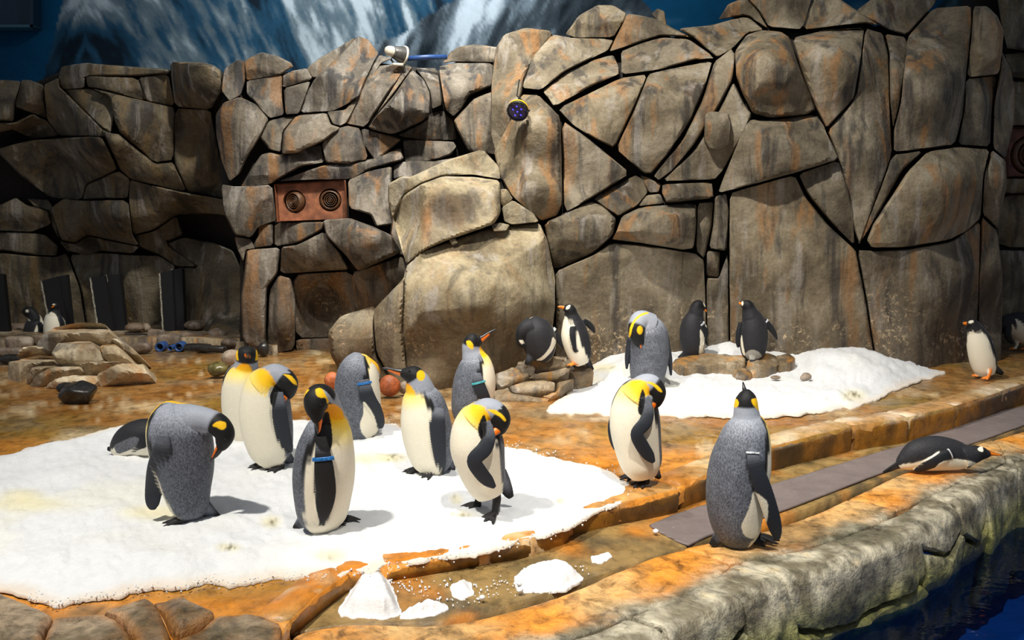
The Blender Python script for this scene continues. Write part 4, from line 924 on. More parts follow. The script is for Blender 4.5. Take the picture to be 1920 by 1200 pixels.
rpx('stone', 976, 683, 8.9, 17, 13, .05, 'ledge', 506, ledge, rnd=5, sub=3); rpx('stone', 986, 687, 8.87, 15, 13, .05, 'ledge', 507, ledge, rnd=5, sub=3)
gp = at_z(1370, 712, .08)
led2 = empty('rock_ledge', tuple(gp), 'long flat brown rock poking out of the far snow under two gentoos', 'rock')
YE2 = lambda px, py: 9.3 + (712 - np.asarray(py, float)) * .0160
L2 = [[(1256, 692), (1266, 676), (1300, 667), (1350, 667), (1402, 669), (1396, 695), (1340, 693), (1300, 701), (1272, 700)], [(1402, 669), (1450, 669), (1464, 672), (1459, 690), (1440, 701), (1410, 710), (1397, 696)], [(1452, 671), (1480, 669), (1492, 680), (1485, 690), (1460, 693)], [(1372, 700), (1396, 697), (1411, 709), (1397, 720), (1380, 717)]]
for i, pl_ in enumerate(L2): patch('stone', pl_, 3.0, mapper(YE2), led_h(520 + i), M['ledge'], led2, gap=.3, skirt=.4, wob=1.4, seed=520 + i, sharp=35)
for i, (x, y, w_, h_, lb) in enumerate([(1527, 693, 14, 8, 'smallest grey stone poking out of the far snow'), (1513, 715, 22, 16, 'grey stone half buried in the far snow right of the flat rock'), (1456, 712, 18, 8, 'dark pebble in the far snow under the flat rock end')]):
    R_('snow_stone', lb, 'stone', x, y, w_, h_, 'cobble', 540 + i, z0=.08, sub=3)

# dark wet rocks along the bottom left of the picture, set into the floor
def fr_h(seed, Bm):
    hh = block_h(seed, 1, Bm, .05, None, 4, .03); return hh
FRT = [([(-300, 1090), (0, 1106), (75, 1138), (102, 1152), (88, 1178), (66, 1230), (-300, 1260)], .08), ([(102, 1150), (190, 1142), (222, 1158), (250, 1192), (262, 1250), (60, 1250), (88, 1180)], .08),
       ([(192, 1140), (275, 1118), (290, 1124), (306, 1150), (322, 1188), (318, 1240), (262, 1240), (250, 1190), (224, 1156)], .09), ([(286, 1117), (335, 1112), (402, 1140), (404, 1152), (372, 1172), (330, 1188), (318, 1172), (304, 1140)], .09),
       ([(404, 1146), (470, 1140), (530, 1160), (520, 1240), (325, 1240), (332, 1190), (374, 1174)], .05)]
fro = bpy.data.objects.new('trim_3', None); COL.objects.link(fro); fro['kind'] = 'structure'; fro['_org'] = [0, 0, 0]
def fr_col(Q, d, V):
    a = fbm(V * 3, 5, 121, .6); b = fbm(V * 9, 4, 122)
    c = lerp(S3(112, 88, 58), S3(166, 146, 120), sstep(-.3, .4, a)[:, None]); c = lerp(c, S3(82, 76, 52), (sstep(.1, .4, b) * .6)[:, None])
    c = lerp(c, OCHRE, (sstep(-1.15, -.75, V[:, 0] + .35 * a) * .85)[:, None]); return lerp(c, OCHRE, (sstep(.05, .0, d) * .35)[:, None])
for i, (pl_, b_) in enumerate(FRT):
    patch('rim_rock', [(x_, y_ + 14) for x_, y_ in pl_], 5, zmap(.0), fr_h(560 + i, b_ * .6), M['rim'], fro, gap=1.2, skirt=.15, colfun=fr_col, wob=1.5, N0=(0, 0, 1), seed=560 + i, sharp=35)

# ------------------------------------------------------------------ snow
WHITE = np.array([.80, .81, .82])
STN = [(508, 978, 20, 12), (620, 1042, 34, 12), (856, 936, 12, 10), (862, 964, 26, 6), (1054, 937, 14, 12), (428, 1026, 24, 8), (40, 928, 40, 12), (40, 945, 90, 14), (300, 960, 70, 14), (690, 860, 60, 10), (1130, 690, 40, 8), (1600, 742, 26, 12), (735, 858, 30, 8), (1090, 712, 40, 8)]
def snow_col(Q, d, V):
    n = len(Q); c = np.tile(WHITE, (n, 1)); a = fbm(V * 4, 4, 131); p = to_px(V)
    c = lerp(c, np.array([.86, .84, .70]), (sstep(.05, .5, fbm(V * 1.3, 3, 133)) * .5)[:, None])
    for x, y, rx, ry in STN:
        r = np.hypot((p[:, 0] - x) / rx, (p[:, 1] - y) / ry); c = lerp(c, np.array([.84, .74, .38]), (sstep(1.5, .3, r) * .55)[:, None])
        if rx < 36: c = lerp(c, np.array([.12, .09, .02]), (sstep(.9, .2, r) * sstep(.0, .3, fbm(V * 34, 3, 137)) * .9)[:, None])
    thin = sstep(.10, .0, d + .05 * a)
    return lerp(c, np.array([.80, .62, .42]), (thin * .55)[:, None])
def snow_h(top, lump, ramp_, seed):
    def f(Q, d, P3):
        e = sstep(0, ramp_, d + .05 * fbm(P3 * 5, 3, seed + 4) * np.minimum(1, d * 8))
        return .003 + e * (top + lump * fbm(P3 * 2.2, 4, seed) + .8 * lump * np.abs(fbm(P3 * 6, 4, seed + 1)) + .3 * lump * np.abs(fbm(P3 * 20, 2, seed + 2)))
    return f
SN = [(-500, 872), (-100, 866), (0, 858), (60, 838), (130, 826), (200, 806), (270, 790), (360, 786), (440, 792), (500, 788), (570, 786), (640, 796), (720, 792), (760, 806), (850, 826), (960, 838), (1010, 852), (1062, 862), (1142, 884), (1176, 908), (1184, 925), (1158, 944), (1110, 962), (1062, 990), (1030, 1004), (980, 1010), (930, 1030), (880, 1040), (820, 1046), (760, 1054), (722, 1058), (700, 1072), (668, 1068), (640, 1078), (580, 1082), (520, 1080), (480, 1092), (430, 1096), (390, 1088), (330, 1104), (280, 1100), (220, 1118), (160, 1122), (110, 1136), (60, 1122), (0, 1104), (-500, 1090)]
so = patch('snow_bed', SN, 5.5, zmap(0), snow_h(.05, .045, .30, 141), M['snow'], None, skirt=.02, colfun=snow_col, wob=9.0, round_=1, N0=(0, 0, 1), seed=5)
tag(so, 'wide bed of white snow under most of the king penguins', 'snow', kind='stuff')
def bank_map(px, py):
    P = at_z(px, py, 0.0); return P
SB = [(1022, 772), (1042, 752), (1062, 738), (1048, 722), (1072, 706), (1090, 695), (1120, 682), (1130, 676), (1180, 672), (1260, 666), (1320, 666), (1400, 664), (1480, 664), (1560, 668), (1640, 682), (1662, 690), (1700, 686), (1730, 690), (1775, 698), (1740, 708), (1702, 722), (1660, 742), (1622, 760), (1552, 770), (1452, 780), (1300, 782), (1150, 778)]
def bank_h(Q, d, P3):
    e = sstep(0, .3, d + .05 * fbm(P3 * 5, 3, 154) * np.minimum(1, d * 8)); mk_ = sstep(1225, 1260, Q[:, 0]) * sstep(1540, 1490, Q[:, 0]); back = sstep(738, 704, Q[:, 1] + 25 * mk_ - 14 * sstep(1300, 1240, Q[:, 0])) * sstep(1090, 1200, Q[:, 0]) * sstep(1760, 1600, Q[:, 0])
    return .004 + e * (.05 + .05 * fbm(P3 * 2.4, 4, 151) + .05 * np.abs(fbm(P3 * 5, 4, 152)) + .004 * np.abs(fbm(P3 * 22, 2, 153))) + back * (.20 + .09 * fbm(P3 * 1.8, 3, 155)) * sstep(0, .12, d)
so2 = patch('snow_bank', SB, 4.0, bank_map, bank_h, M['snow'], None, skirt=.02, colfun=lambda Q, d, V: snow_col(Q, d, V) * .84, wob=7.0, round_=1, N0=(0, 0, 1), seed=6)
tag(so2, 'drift of white snow banked against the foot of the big rock wall', 'snow', kind='stuff')
def heap(name, lb, poly, top, seed, zf):
    o = patch(name, poly, 2.4, zf, snow_h(top, .05, .07, seed), M['snow'], None, skirt=.02, colfun=lambda Q, d, V: np.tile(WHITE, (len(Q), 1)), wob=5.0, round_=2, N0=(0, 0, 1), seed=seed)
    return tag(o, lb, 'snow', kind='stuff')
zc = lambda px, py: at_z(px, py, -DX(px) + .004)
heap('snow_heap', 'snow spilled from the snow bed down into the head of the drain channel', [(684, 1068), (722, 1066), (735, 1100), (744, 1120), (752, 1150), (722, 1162), (640, 1156), (634, 1146), (655, 1110), (668, 1090)], .075, 161, zc)
heap('snow_heap', 'flat white snow patch at the pool side of the channel head', [(752, 1150), (800, 1128), (838, 1134), (842, 1142), (800, 1158), (750, 1160)], .04, 162, zc)
heap('snow_heap', 'loose snow heap in the middle of the drain channel', [(962, 1082), (990, 1064), (1030, 1056), (1070, 1062), (1096, 1086), (1060, 1104), (1000, 1112), (970, 1108)], .06, 163, zc)
heap('snow_heap', 'crumbly snow scatter between the two larger channel heaps', [(846, 1098), (862, 1090), (882, 1092), (890, 1112), (868, 1124), (848, 1118)], .04, 164, zc)
heap('snow_heap', 'thin snow smear on the channel floor right of the loose heap', [(1108, 1044), (1140, 1036), (1150, 1044), (1128, 1056), (1110, 1054)], .02, 165, zc)
for i, (x, y, r_, lb) in enumerate([(1229, 996, 8, 'white snowball at the corner of the rubber mat'), (904, 1120, 9, 'round snow lump on the channel floor'), (974, 1093, 9, 'snow lump left of the loose channel heap'), (975, 1106, 10, 'lower snow lump against the pool rim')]):
    P = at_z(x, y, -float(DX(x)) + .03); m = mpp(P[1]) * r_; V, Fc = rock_shape(590 + i, (m, m, m * .8), 3, rnd=4, amp=.08)
    o = link('snow_lump', mesh_from('snow_lump', V + P, Fc, np.tile(WHITE, (len(V), 1))), M['snow'], None, origin=tuple(P)); tag(o, lb, 'snow')

# loose crumbs of snow along the edges
def crumbs(name, lb, polys, zf, n, seed):
    rng = np.random.RandomState(seed); V = []; Fc = []; U, Fi = ico(1)
    B = np.vstack([resample(np.array(p, float), 2.0) for p in polys])
    for _ in range(n):
        q = B[rng.randint(len(B))] + rng.normal(size=2) * np.array([9, 5]); P = zf(q[0], q[1]); r = rng.uniform(.003, .008)
        b = len(V); V += list(U * r * rng.uniform(.6, 1.2, 3) + P + [0, 0, r * .4]); Fc += [[i + b for i in f] for f in Fi]
    V = np.array(V); o = link(name, mesh_from(name, V, Fc, np.tile(WHITE, (len(V), 1))), M['snow'], None, origin=tuple(V.mean(0)))
    return tag(o, lb, 'snow', kind='stuff')
crumbs('snow_crumbs', 'loose white crumbs of snow scattered along the wide snow bed edge', [SN[12:-2]], lambda x, y: at_z(x, y, .004), 700, 71)
crumbs('snow_crumbs', 'tiny snow crumbs strewn over the drain channel floor', [[(700, 1090), (900, 1100), (1100, 1060), (1000, 1100), (860, 1130)]], lambda x, y: at_z(x, y, -float(DX(x)) + .008), 220, 72)
# ------------------------------------------------------------------ penguins
def feather_material(name, rough, speck_lo, speck_hi, spec=0.3):
    m, nt, bs, N = mk(name)
    tc = N('ShaderNodeTexCoord').outputs['Object']
    vc = N('ShaderNodeVertexColor', layer_name='Col'); c, al = vc.outputs['Color'], vc.outputs['Alpha']
    n1 = noise(N, mapv(N, tc, (1, 1, .62)), 120.0, 3, .6); n2 = noise(N, tc, 14.0, 4, .6)
    sp = math_n(N, 'MULTIPLY', ramp(N, n1, [(.36, speck_lo), (.52, 1.0), (.66, speck_hi)]), ramp(N, n2, [(.3, .8), (.7, 1.22)]))
    cc = mix(N, al, c, mix(N, 1.0, c, sp, 'MULTIPLY')); nt.links.new(cc, bs.inputs['Base Color'])
    bs.inputs['Roughness'].default_value = rough; bs.inputs['Specular IOR Level'].default_value = spec
    bs.inputs['Sheen Weight'].default_value = .04
    bump(N, nt, bs, n1, .45, .004); return m
M['feather'] = feather_material('penguin_plumage', .62, .45, 1.45)
M['bill'] = attr_material('bill_horn', (.25, .4), .1, 60, ((90, .1, .002),))
M['eye'] = plain('dark_eye', srgb(20, 14, 10), .08, nz=0, bmp=0)

K = dict(back=S3(94, 98, 107), nape=S3(158, 163, 174), black=S3(18, 18, 19), white=S3(236, 228, 206), flip=S3(36, 40, 48), yel=S3(250, 196, 20), org=S3(250, 168, 8), pale=S3(250, 226, 130), foot=S3(36, 35, 36))
G = dict(back=S3(38, 38, 42), black=S3(14, 14, 16), white=S3(232, 226, 206), flip=S3(27, 29, 34), foot=S3(236, 132, 44), tail=S3(16, 16, 18))

def catm(A, n):
    A = np.asarray(A, float); u = np.linspace(0, len(A) - 1, n); return cr(A, u)
def king_col(s, a, V):
    aw = np.interp(s, [0, .1, .35, .55, .7, .78, .84, .88], [92, 80, 74, 68, 56, 46, 32, 12]) + 3 * fbm(V * 30, 2, 3)
    c = np.tile(K['back'], (len(s), 1)); c = lerp(c, K['nape'], sstep(.56, .80, s)[:, None])
    bel = np.tile(K['white'], (len(s), 1)); bel = lerp(bel, K['pale'], sstep(.56, .69, s)[:, None]); bel = lerp(bel, K['yel'], sstep(.66, .76, s)[:, None]); bel = lerp(bel, K['org'], sstep(.76, .86, s)[:, None])
    inb = sstep(1.5, -1.5, a - aw); line = sstep(11, 6, np.abs(a - aw - 8)) * sstep(.30, .5, s) * sstep(.77, .74, s) * (0 if s.max() > .9 else 1)
    c = lerp(c, K['black'], line[:, None]); c = lerp(c, bel, inb[:, None])
    al = (1 - inb) * (1 - line) * sstep(.86, .6, s) * .9 + .06
    hd = sstep(.862, .872, s); c = lerp(c, K['black'], hd[:, None]); al = al * (1 - hd)
    return np.c_[c, al]
def gentoo_col(s, a, V):
    aw = np.interp(s, [0, .1, .35, .6, .7, .745, .76], [96, 80, 66, 58, 50, 30, 0]) + 2 * fbm(V * 30, 2, 3)
    c = np.tile(G['back'], (len(s), 1)); inb = sstep(1.5, -1.5, a - aw); c = lerp(c, G['white'], inb[:, None])
    c = lerp(c, G['black'], (sstep(.80, .88, s))[:, None])
    return np.c_[c, (1 - inb) * .55 * sstep(.9, .8, s) + .03]

class Shell:
    def __init__(s): s.V, s.F, s.C, s.n = [], [], [], 0
    def add(s, V, Fc, C):
        V = np.asarray(V); s.V.append(V); s.F += [[i + s.n for i in f] for f in Fc]; s.C.append(C); s.n += len(V)
SEG = 36
def loft(P, Wd, Dp, vent=None, n=40, colf=None, sv=None, seg=SEG, ref=None):
    """closed tube through the control points; Wd/Dp half sizes across and in depth; colf(s, angle from the ventral side, V)"""
    A = np.c_[P, Wd, Dp, sv if sv is not None else np.linspace(0, 1, len(P))]
    if vent is not None: A = np.c_[A, vent]
    B = catm(A, n); p, w_, d_, s_ = B[:, :3], np.maximum(B[:, 3], .0025), np.maximum(B[:, 4], .0025), B[:, 5]
    T = np.gradient(p, axis=0); T /= np.maximum(np.linalg.norm(T, axis=1), 1e-9)[:, None]
    V = np.empty((n, seg, 3)); Ang = np.zeros((n, seg)); Nn = np.empty((n, seg, 3)); ph = np.linspace(0, 2 * np.pi, seg, endpoint=False)
    prev = None
    for i in range(n):
        rf = np.array(ref if ref is not None else (0, 1, 0), float)
        sd = np.cross(T[i], rf)
        if np.linalg.norm(sd) < .25: sd = prev if prev is not None else np.cross(T[i], (0, 0, 1))
        sd = sd - T[i] * np.dot(sd, T[i]); sd /= np.linalg.norm(sd)
        if prev is not None and np.dot(sd, prev) < 0: sd = -sd
        prev = sd; dp = np.cross(sd, T[i])
        V[i] = p[i] + np.cos(ph)[:, None] * w_[i] * sd + np.sin(ph)[:, None] * d_[i] * dp
        nn = np.cos(ph)[:, None] * sd / w_[i] + np.sin(ph)[:, None] * dp / d_[i]; nn /= np.linalg.norm(nn, axis=1)[:, None]; Nn[i] = nn
        if vent is not None:
            v = B[i, 6:9]; v = v - T[i] * np.dot(v, T[i]); v /= max(np.linalg.norm(v), 1e-6); Ang[i] = np.degrees(np.arccos(np.clip(nn @ v, -1, 1)))
    Vf = V.reshape(-1, 3); s_r = np.repeat(s_, seg)
    Fc = [[i * seg + j, i * seg + (j + 1) % seg, (i + 1) * seg + (j + 1) % seg, (i + 1) * seg + j] for i in range(n - 1) for j in range(seg)]
    Fc += [list(range(seg))[::-1], list(range((n - 1) * seg, n * seg))]
    C = colf(s_r, Ang.ravel(), Vf, Nn.reshape(-1, 3)) if colf else None
    return Vf, Fc, C, Nn.reshape(-1, 3)

def voxelize(V, Fc, size, it):
    me = mesh_from('tmp', V, Fc, None, False); o = bpy.data.objects.new('tmp', me); COL.objects.link(o)
    md = o.modifiers.new('r', 'REMESH'); md.mode = 'VOXEL'; md.voxel_size = size; md.adaptivity = 0
    dg = bpy.context.evaluated_depsgraph_get(); ev = o.evaluated_get(dg); m2 = ev.to_mesh()
    n = len(m2.vertices); X = np.empty(n * 3); m2.vertices.foreach_get('co', X); X = X.reshape(-1, 3)
    E = np.empty(len(m2.edges) * 2, int); m2.edges.foreach_get('vertices', E); E = E.reshape(-1, 2)
    polys = [tuple(p.vertices) for p in m2.polygons]
    ev.to_mesh_clear(); bpy.data.objects.remove(o); bpy.data.meshes.remove(me)
    deg = np.bincount(E.ravel(), minlength=n).astype(float)[:, None]
    for _ in range(it):
        acc = np.stack([np.bincount(E[:, 0], X[E[:, 1], k], n) + np.bincount(E[:, 1], X[E[:, 0], k], n) for k in range(3)], 1); X = X + .5 * (acc / np.maximum(deg, 1) - X)
    return X, polys
def vnormals(X, polys):
    Q = np.array(polys); nn = np.cross(X[Q[:, 2]] - X[Q[:, 0]], X[Q[:, 3]] - X[Q[:, 1]]); out = np.zeros_like(X)
    for k in range(4):
        for c in range(3): out[:, c] += np.bincount(Q[:, k], nn[:, c], len(X))
    return out / np.maximum(np.linalg.norm(out, axis=1), 1e-12)[:, None]

def penguin(kind, label, psi, base, z0, body, neck, flips=(), tail=None, feet=(), beak=None, paint=(), bands=(), eyes=(), Y=None, bvent=None, nvent=None, group=None, ratio=.9):
    king = kind == 'king'; C = K if king else G
    root = at_z(base[0], base[1], z0) if Y is None else at_y(base[0], base[1], Y)
    Y0 = root[1]; m = mpp(Y0)
    fac = np.array([math.sin(R(psi)), -math.cos(R(psi)), 0.0])
    bfac = fac if bvent is None else np.array(bvent, float)
    nfac = bfac if nvent is None else np.array(nvent, float)
    P3 = lambda px, py, dz: at_y(px, py, Y0 - dz)
    sh = Shell()
    colf = (lambda s, a, V, nn: king_col(s, a, V)) if king else (lambda s, a, V, nn: gentoo_col(s, a, V))
    def part(rings, vec, n, rt):
        rr = [tuple(r) if len(r) == 5 else (r[0], r[1], 0.0) + tuple(r[2:]) for r in rings]   # px, py, dz, w, s
        Pp = np.array([P3(r[0], r[1], r[2]) for r in rr]); Wd = np.array([r[3] for r in rr]) * m
        V, Fc, Cc, _ = loft(Pp, Wd, Wd * rt, np.tile(vec, (len(rr), 1)), n, colf, np.array([r[4] for r in rr])); sh.add(V, Fc, Cc)
    part(body, bfac, 56, ratio); part(neck, nfac, 44, .95)
    bb = [(r[0], r[1], 0.0) + tuple(r[2:]) if len(r) == 4 else tuple(r) for r in body]; nb = [(r[0], r[1], 0.0) + tuple(r[2:]) if len(r) == 4 else tuple(r) for r in neck]
    def surf(px, py, back=False):
        best = 0.0; found = False
        for rr, rt in ((bb, ratio), (nb, .95)):
            A = catm(np.array(rr), 60)
            d2 = (A[:, 0] - px) ** 2 + (A[:, 1] - py) ** 2; i = int(np.argmin(d2)); q = math.sqrt(d2[i]) / max(A[i, 3], .1)
            if q < 1:
                dz = A[i, 2] + A[i, 3] * m * rt * math.sqrt(1 - q * q)
                if not found or dz > best: best = dz; found = True
        return best
    FL = []
    for fl in flips:
        ring = fl['r']; side = fl.get('side', 1); rt = fl.get('t', .3); off = fl.get('off', .004)
        Pp = []
        for q in ring:
            px, py, w_ = q[0], q[1], q[-1]
            dz = q[2] if len(q) == 4 else side * (surf(px, py)) + side * off
            Pp.append(P3(px, py, dz))
        Wd = np.array([q[-1] for q in ring]) * m
        edge = fl.get('edge', 0); fc = fl.get('c', C['flip'])
        n_ = 34
        def fcol(s, a, V, nn, edge=edge, fc=fc):
            c = np.tile(fc, (len(s), 1)); 
            if king: c = lerp(c, C['back'], sstep(.24, .08, s)[:, None])
            al = .35 * sstep(.4, .1, s)
            if edge:
                ex = nn[:, 0] * edge; c = lerp(c, G['white'], (sstep(.78, .9, ex) * sstep(.12, .2, s) * sstep(.97, .9, s))[:, None])
            if fl.get('inner') is not None: c = lerp(c, C['white'], (sstep(.2, .5, nn @ np.array(fl['inner'], float)) * sstep(.1, .2, s))[:, None])
            return np.c_[c, al]
        th = np.maximum(Wd * rt, .009)
        V, Fc, Cc, _ = loft(np.array(Pp), Wd, th, None, n_, fcol); sh.add(V, Fc, Cc); FL.append((np.array(Pp), Wd, th))
    if tail:
        Pp = np.array([P3(*q[:3]) for q in tail]); Wd = np.array([q[3] for q in tail]) * m
        tcol = lambda s, a, V, nn: np.c_[lerp(np.tile(C['back'], (len(s), 1)), C['black'], sstep(.3, .75, s)[:, None]) * (1 + .5 * np.sin(nn[:, 0:1] * 9)), np.full(len(s), .2)]
        V, Fc, Cc, _ = loft(Pp, Wd, np.maximum(Wd * .32, .008), None, 24, tcol); sh.add(V, Fc, Cc)
    L = .115 if king else .095; fr = .016 if king else .013
    for f in feet:
        px, py, yaw = f[0], f[1], f[2]; sc = f[3] if len(f) > 3 else 1.0
        A = at_z(px, py, z0) if Y is None else at_y(px, py, Y0 - (f[4] if len(f) > 4 else .05))
        if Y is not None: A[2] = root[2]
        d = np.array([math.sin(R(yaw)), -math.cos(R(yaw)), 0]); fcol = np.r_[C['foot'], .1]
        top = A + np.array([0, 0, .13 if king else .09]) - d * .02
        up = root + (A - root) * .55; up = np.array([up[0], up[1], A[2] + (.2 if king else .14)])
        cf = lambda s, a, V, nn: np.c_[np.tile(C['foot'], (len(s), 1)), np.full(len(s), .1)]
        V, Fc, Cc, _ = loft(np.array([A + [0, 0, .004] - d * .01, A + [0, 0, .03], top, up]), np.array([.014, .021, .030, .04]) * (1 if king else .8), np.array([.014, .021, .030, .04]) * (1 if king else .8), None, 14, cf, seg=16); sh.add(V, Fc, Cc)
        tips = []
        for da, ll in ((-27, .88), (0, 1.0), (27, .88)):
            td = np.array([math.sin(R(yaw + da)), -math.cos(R(yaw + da)), 0]); l_ = L * ll * sc; s0 = A + [0, 0, .016]
            pts = np.array([s0 - td * .02, s0 + td * .3 * l_ + [0, 0, .012], s0 + td * .7 * l_ + [0, 0, .003], s0 + td * l_ + [0, 0, -.008], s0 + td * (l_ + .022) + [0, 0, -.012]])
            tc_ = lambda s, a, V, nn: np.c_[lerp(np.tile(C['foot'], (len(s), 1)), S3(24, 22, 22), sstep(.78, .88, s)[:, None]), np.full(len(s), .1)]
            V, Fc, Cc, _ = loft(pts, np.array([fr, fr * 1.05, fr * .95, fr * .7, fr * .3]), np.array([fr * .9, fr * .9, fr * .75, fr * .6, fr * .3]), None, 14, tc_, seg=14, ref=(0, 0, 1)); sh.add(V, Fc, Cc); tips.append(s0 + td * l_ * .84)
        a0 = A + np.array([0, 0, .014]); W_ = [a0 - d * .01] + [t_ + np.array([0, 0, -.006]) for t_ in tips]
        V = np.array([w__ + [0, 0, .007] for w__ in W_] + [w__ - [0, 0, .006] for w__ in W_])
        sh.add(V, [(0, 1, 2), (0, 2, 3), (4, 6, 5), (4, 7, 6), (0, 4, 5, 1), (1, 5, 6, 2), (2, 6, 7, 3), (3, 7, 4, 0)], np.tile(fcol * np.array([.8, .8, .8, 1]), (8, 1)))
    V = np.vstack(sh.V); Cs = np.vstack(sh.C)
    vox = max(.0040, 1.1 * m)
    X, polys = voxelize(V, sh.F, vox, 4)
    kd = kdtree.KDTree(len(V))
    for i, v in enumerate(V): kd.insert(v, i)
    kd.balance()
    Cn = np.empty((len(X), 4))
    for i, x in enumerate(X):
        r = kd.find_n(x, 3); w_ = np.array([1 / (q[2] + 1e-4) ** 2 for q in r]); Cn[i] = (Cs[[q[1] for q in r]] * w_[:, None]).sum(0) / w_.sum()
    if paint:
        nn = vnormals(X, polys); pp = to_px(X); vd = np.array([0, 0, CAM_H]) - X; fr_ = (nn * vd).sum(1) / np.linalg.norm(vd, axis=1)
        if np.mean(fr_ * (X[:, 1] < Y0)) < 0: fr_ = -fr_
        for pt in paint:
            col, poly = pt[0], pt[1]; al = pt[2] if len(pt) > 2 else .03
            if len(poly) == 4 and not hasattr(poly[0], '__len__'):
                x, y, rx, ry = poly; ins = ((pp[:, 0] - x) / rx) ** 2 + ((pp[:, 1] - y) / ry) ** 2 < 1
            else: ins = inpoly(pp, [tuple(q) for q in chaikin(np.array(poly, float), .2)])
            ins &= fr_ > -.15
            col = C[col] if isinstance(col, str) else np.array(col); Cn[ins, :3] = col; Cn[ins, 3] = al
    Q4 = np.array(polys); n_ = len(X)
    for _ in range(1):
        acc = np.zeros((n_, 4)); cnt = np.zeros(n_)
        for a_, b_ in ((0, 1), (1, 2), (2, 3), (3, 0)):
            cnt += np.bincount(Q4[:, a_], minlength=n_)
            for k_ in range(4): acc[:, k_] += np.bincount(Q4[:, a_], Cn[Q4[:, b_], k_], n_)
        Cn = .5 * Cn + .5 * acc / np.maximum(cnt, 1)[:, None]
    nm = 'king_penguin' if king else 'gentoo_penguin'
    t = empty(nm, tuple(root), label, 'penguin', group)
    me = mesh_from('body', X - root, polys, Cn); link('body', me, M['feather'], None).parent = t
    def kid(name, V, Fc, Cc, mat):
        o = link(name, mesh_from(name, np.asarray(V) - root, Fc, Cc), mat); o.parent = t; return o
    if beak:
        pts = beak['p']; Pp = np.array([P3(*q[:3]) for q in pts]); Wd = np.array([q[3] for q in pts]) * m; dn = np.array(beak.get('dn', (0, 0, -1)), float); dn /= np.linalg.norm(dn)
        lo, hi = beak.get('o', (.05, .62)); th = beak.get('th', .0)
        def bcol(s, a, V, nn):
            c = np.tile(S3(30, 28, 30), (len(s), 1))
            if king and beak.get('two'): f = sstep(.45, .6, np.abs(nn[:, 0])) * sstep(.75, .5, np.abs(nn[:, 2])) * sstep(.66, .55, s); return np.c_[lerp(c, S3(246, 120, 22), f[:, None]), np.ones(len(s))]
            if king: f = sstep(th - .1, th + .1, nn @ dn) * sstep(lo - .04, lo + .04, s) * sstep(hi + .05, hi - .05, s); return np.c_[lerp(c, S3(246, 120, 22), f[:, None]), np.ones(len(s))]
            c = lerp(np.tile(S3(240, 130, 24), (len(s), 1)), c, sstep(.55, .85, -(nn @ dn))[:, None]); return np.c_[lerp(c, S3(30, 26, 26), sstep(.84, .95, s)[:, None]), np.ones(len(s))]
        V, Fc, Cc, _ = loft(Pp, Wd, Wd * beak.get('rt', .8), None, 24, bcol, seg=18); kid('beak', V, Fc, Cc, M['bill'])
    for e in eyes:
        px, py = e[0], e[1]; dz = e[2] if len(e) > 2 else surf(px, py) - .003
        c = P3(px, py, dz); U, Fc = ICO[2]; kid('eye', U * (.0075 if king else .006) + c, Fc, None, M['eye'])
    for b in bands:
        fi, u, c1 = b[0], b[1], b[2]; Pp, Wd, th = FL[fi]; A = catm(np.c_[Pp, Wd, th], 101); i0 = int(u * 100); i1 = min(100, i0 + max(2, int(b[3] if len(b) > 3 else 4)))
        q = A[[i0, i0, (i0 + i1) // 2, i1, i1]]; g = np.array([.9, 1.14, 1.16, 1.14, .9]); ex = .004
        V, Fc, Cc, _ = loft(q[:, :3] + (A[i1, :3] - A[i0, :3]) * np.array([[-.001], [0], [0], [0], [.001]]), q[:, 3] * g + ex, q[:, 4] * g + ex, None, 9, None, seg=28)
        kid('wing_band', V, Fc, None, M[c1])
    return t
M['band_blue'] = plain('blue_band', srgb(36, 116, 190), .4, nz=.3, sc=90); M['band_white'] = plain('white_beaded_band', srgb(216, 220, 224), .4, nz=.4, sc=120); M['band_teal'] = plain('teal_band', srgb(70, 160, 168), .4)

ZS = .05
penguin('king', 'grey-backed king penguin bending its head right to preen its back, nearest on the snow', -116, (350, 978), ZS,
  [(356, 970, 18, 0), (356, 955, 34, .08), (350, 915, 46, .22), (346, 875, 55, .38), (339, 835, 60, .52), (332, 800, 56, .65), (333, 774, 42, .73), (338, 761, 18, .77)],
  [(340, 790, .0, 36, .74), (372, 787, .03, 27, .80), (393, 789, .05, 22, .845), (411, 798, .07, 21, .885), (421, 815, .08, 19, .93), (417, 833, .08, 13, .98), (412, 842, .08, 7, 1.0)],
  [dict(r=[(306, 815, 11), (304, 842, 17), (295, 880, 20), (288, 920, 17), (286, 945, 13), (287, 956, 5)], off=.034, t=.34)],
  tail=[(382, 952, -.02, 18), (398, 964, -.03, 12), (412, 973, -.04, 7)], feet=[(346, 982, -88), (372, 974, -70)],
  beak=dict(p=[(413, 838, .08, 8), (406, 850, .08, 6), (400, 858, .08, 3.5), (395, 864, .08, 1.5)], dn=(-1, 0, .2), o=(.0, .7), th=.35),
  paint=[('yel', [(396, 798), (409, 789), (423, 791), (425, 801), (417, 807), (408, 802)]), ('yel', [(326, 757), (345, 753), (362, 758), (345, 757)])], eyes=[(422, 822)], nvent=(.2, 1, -.3))
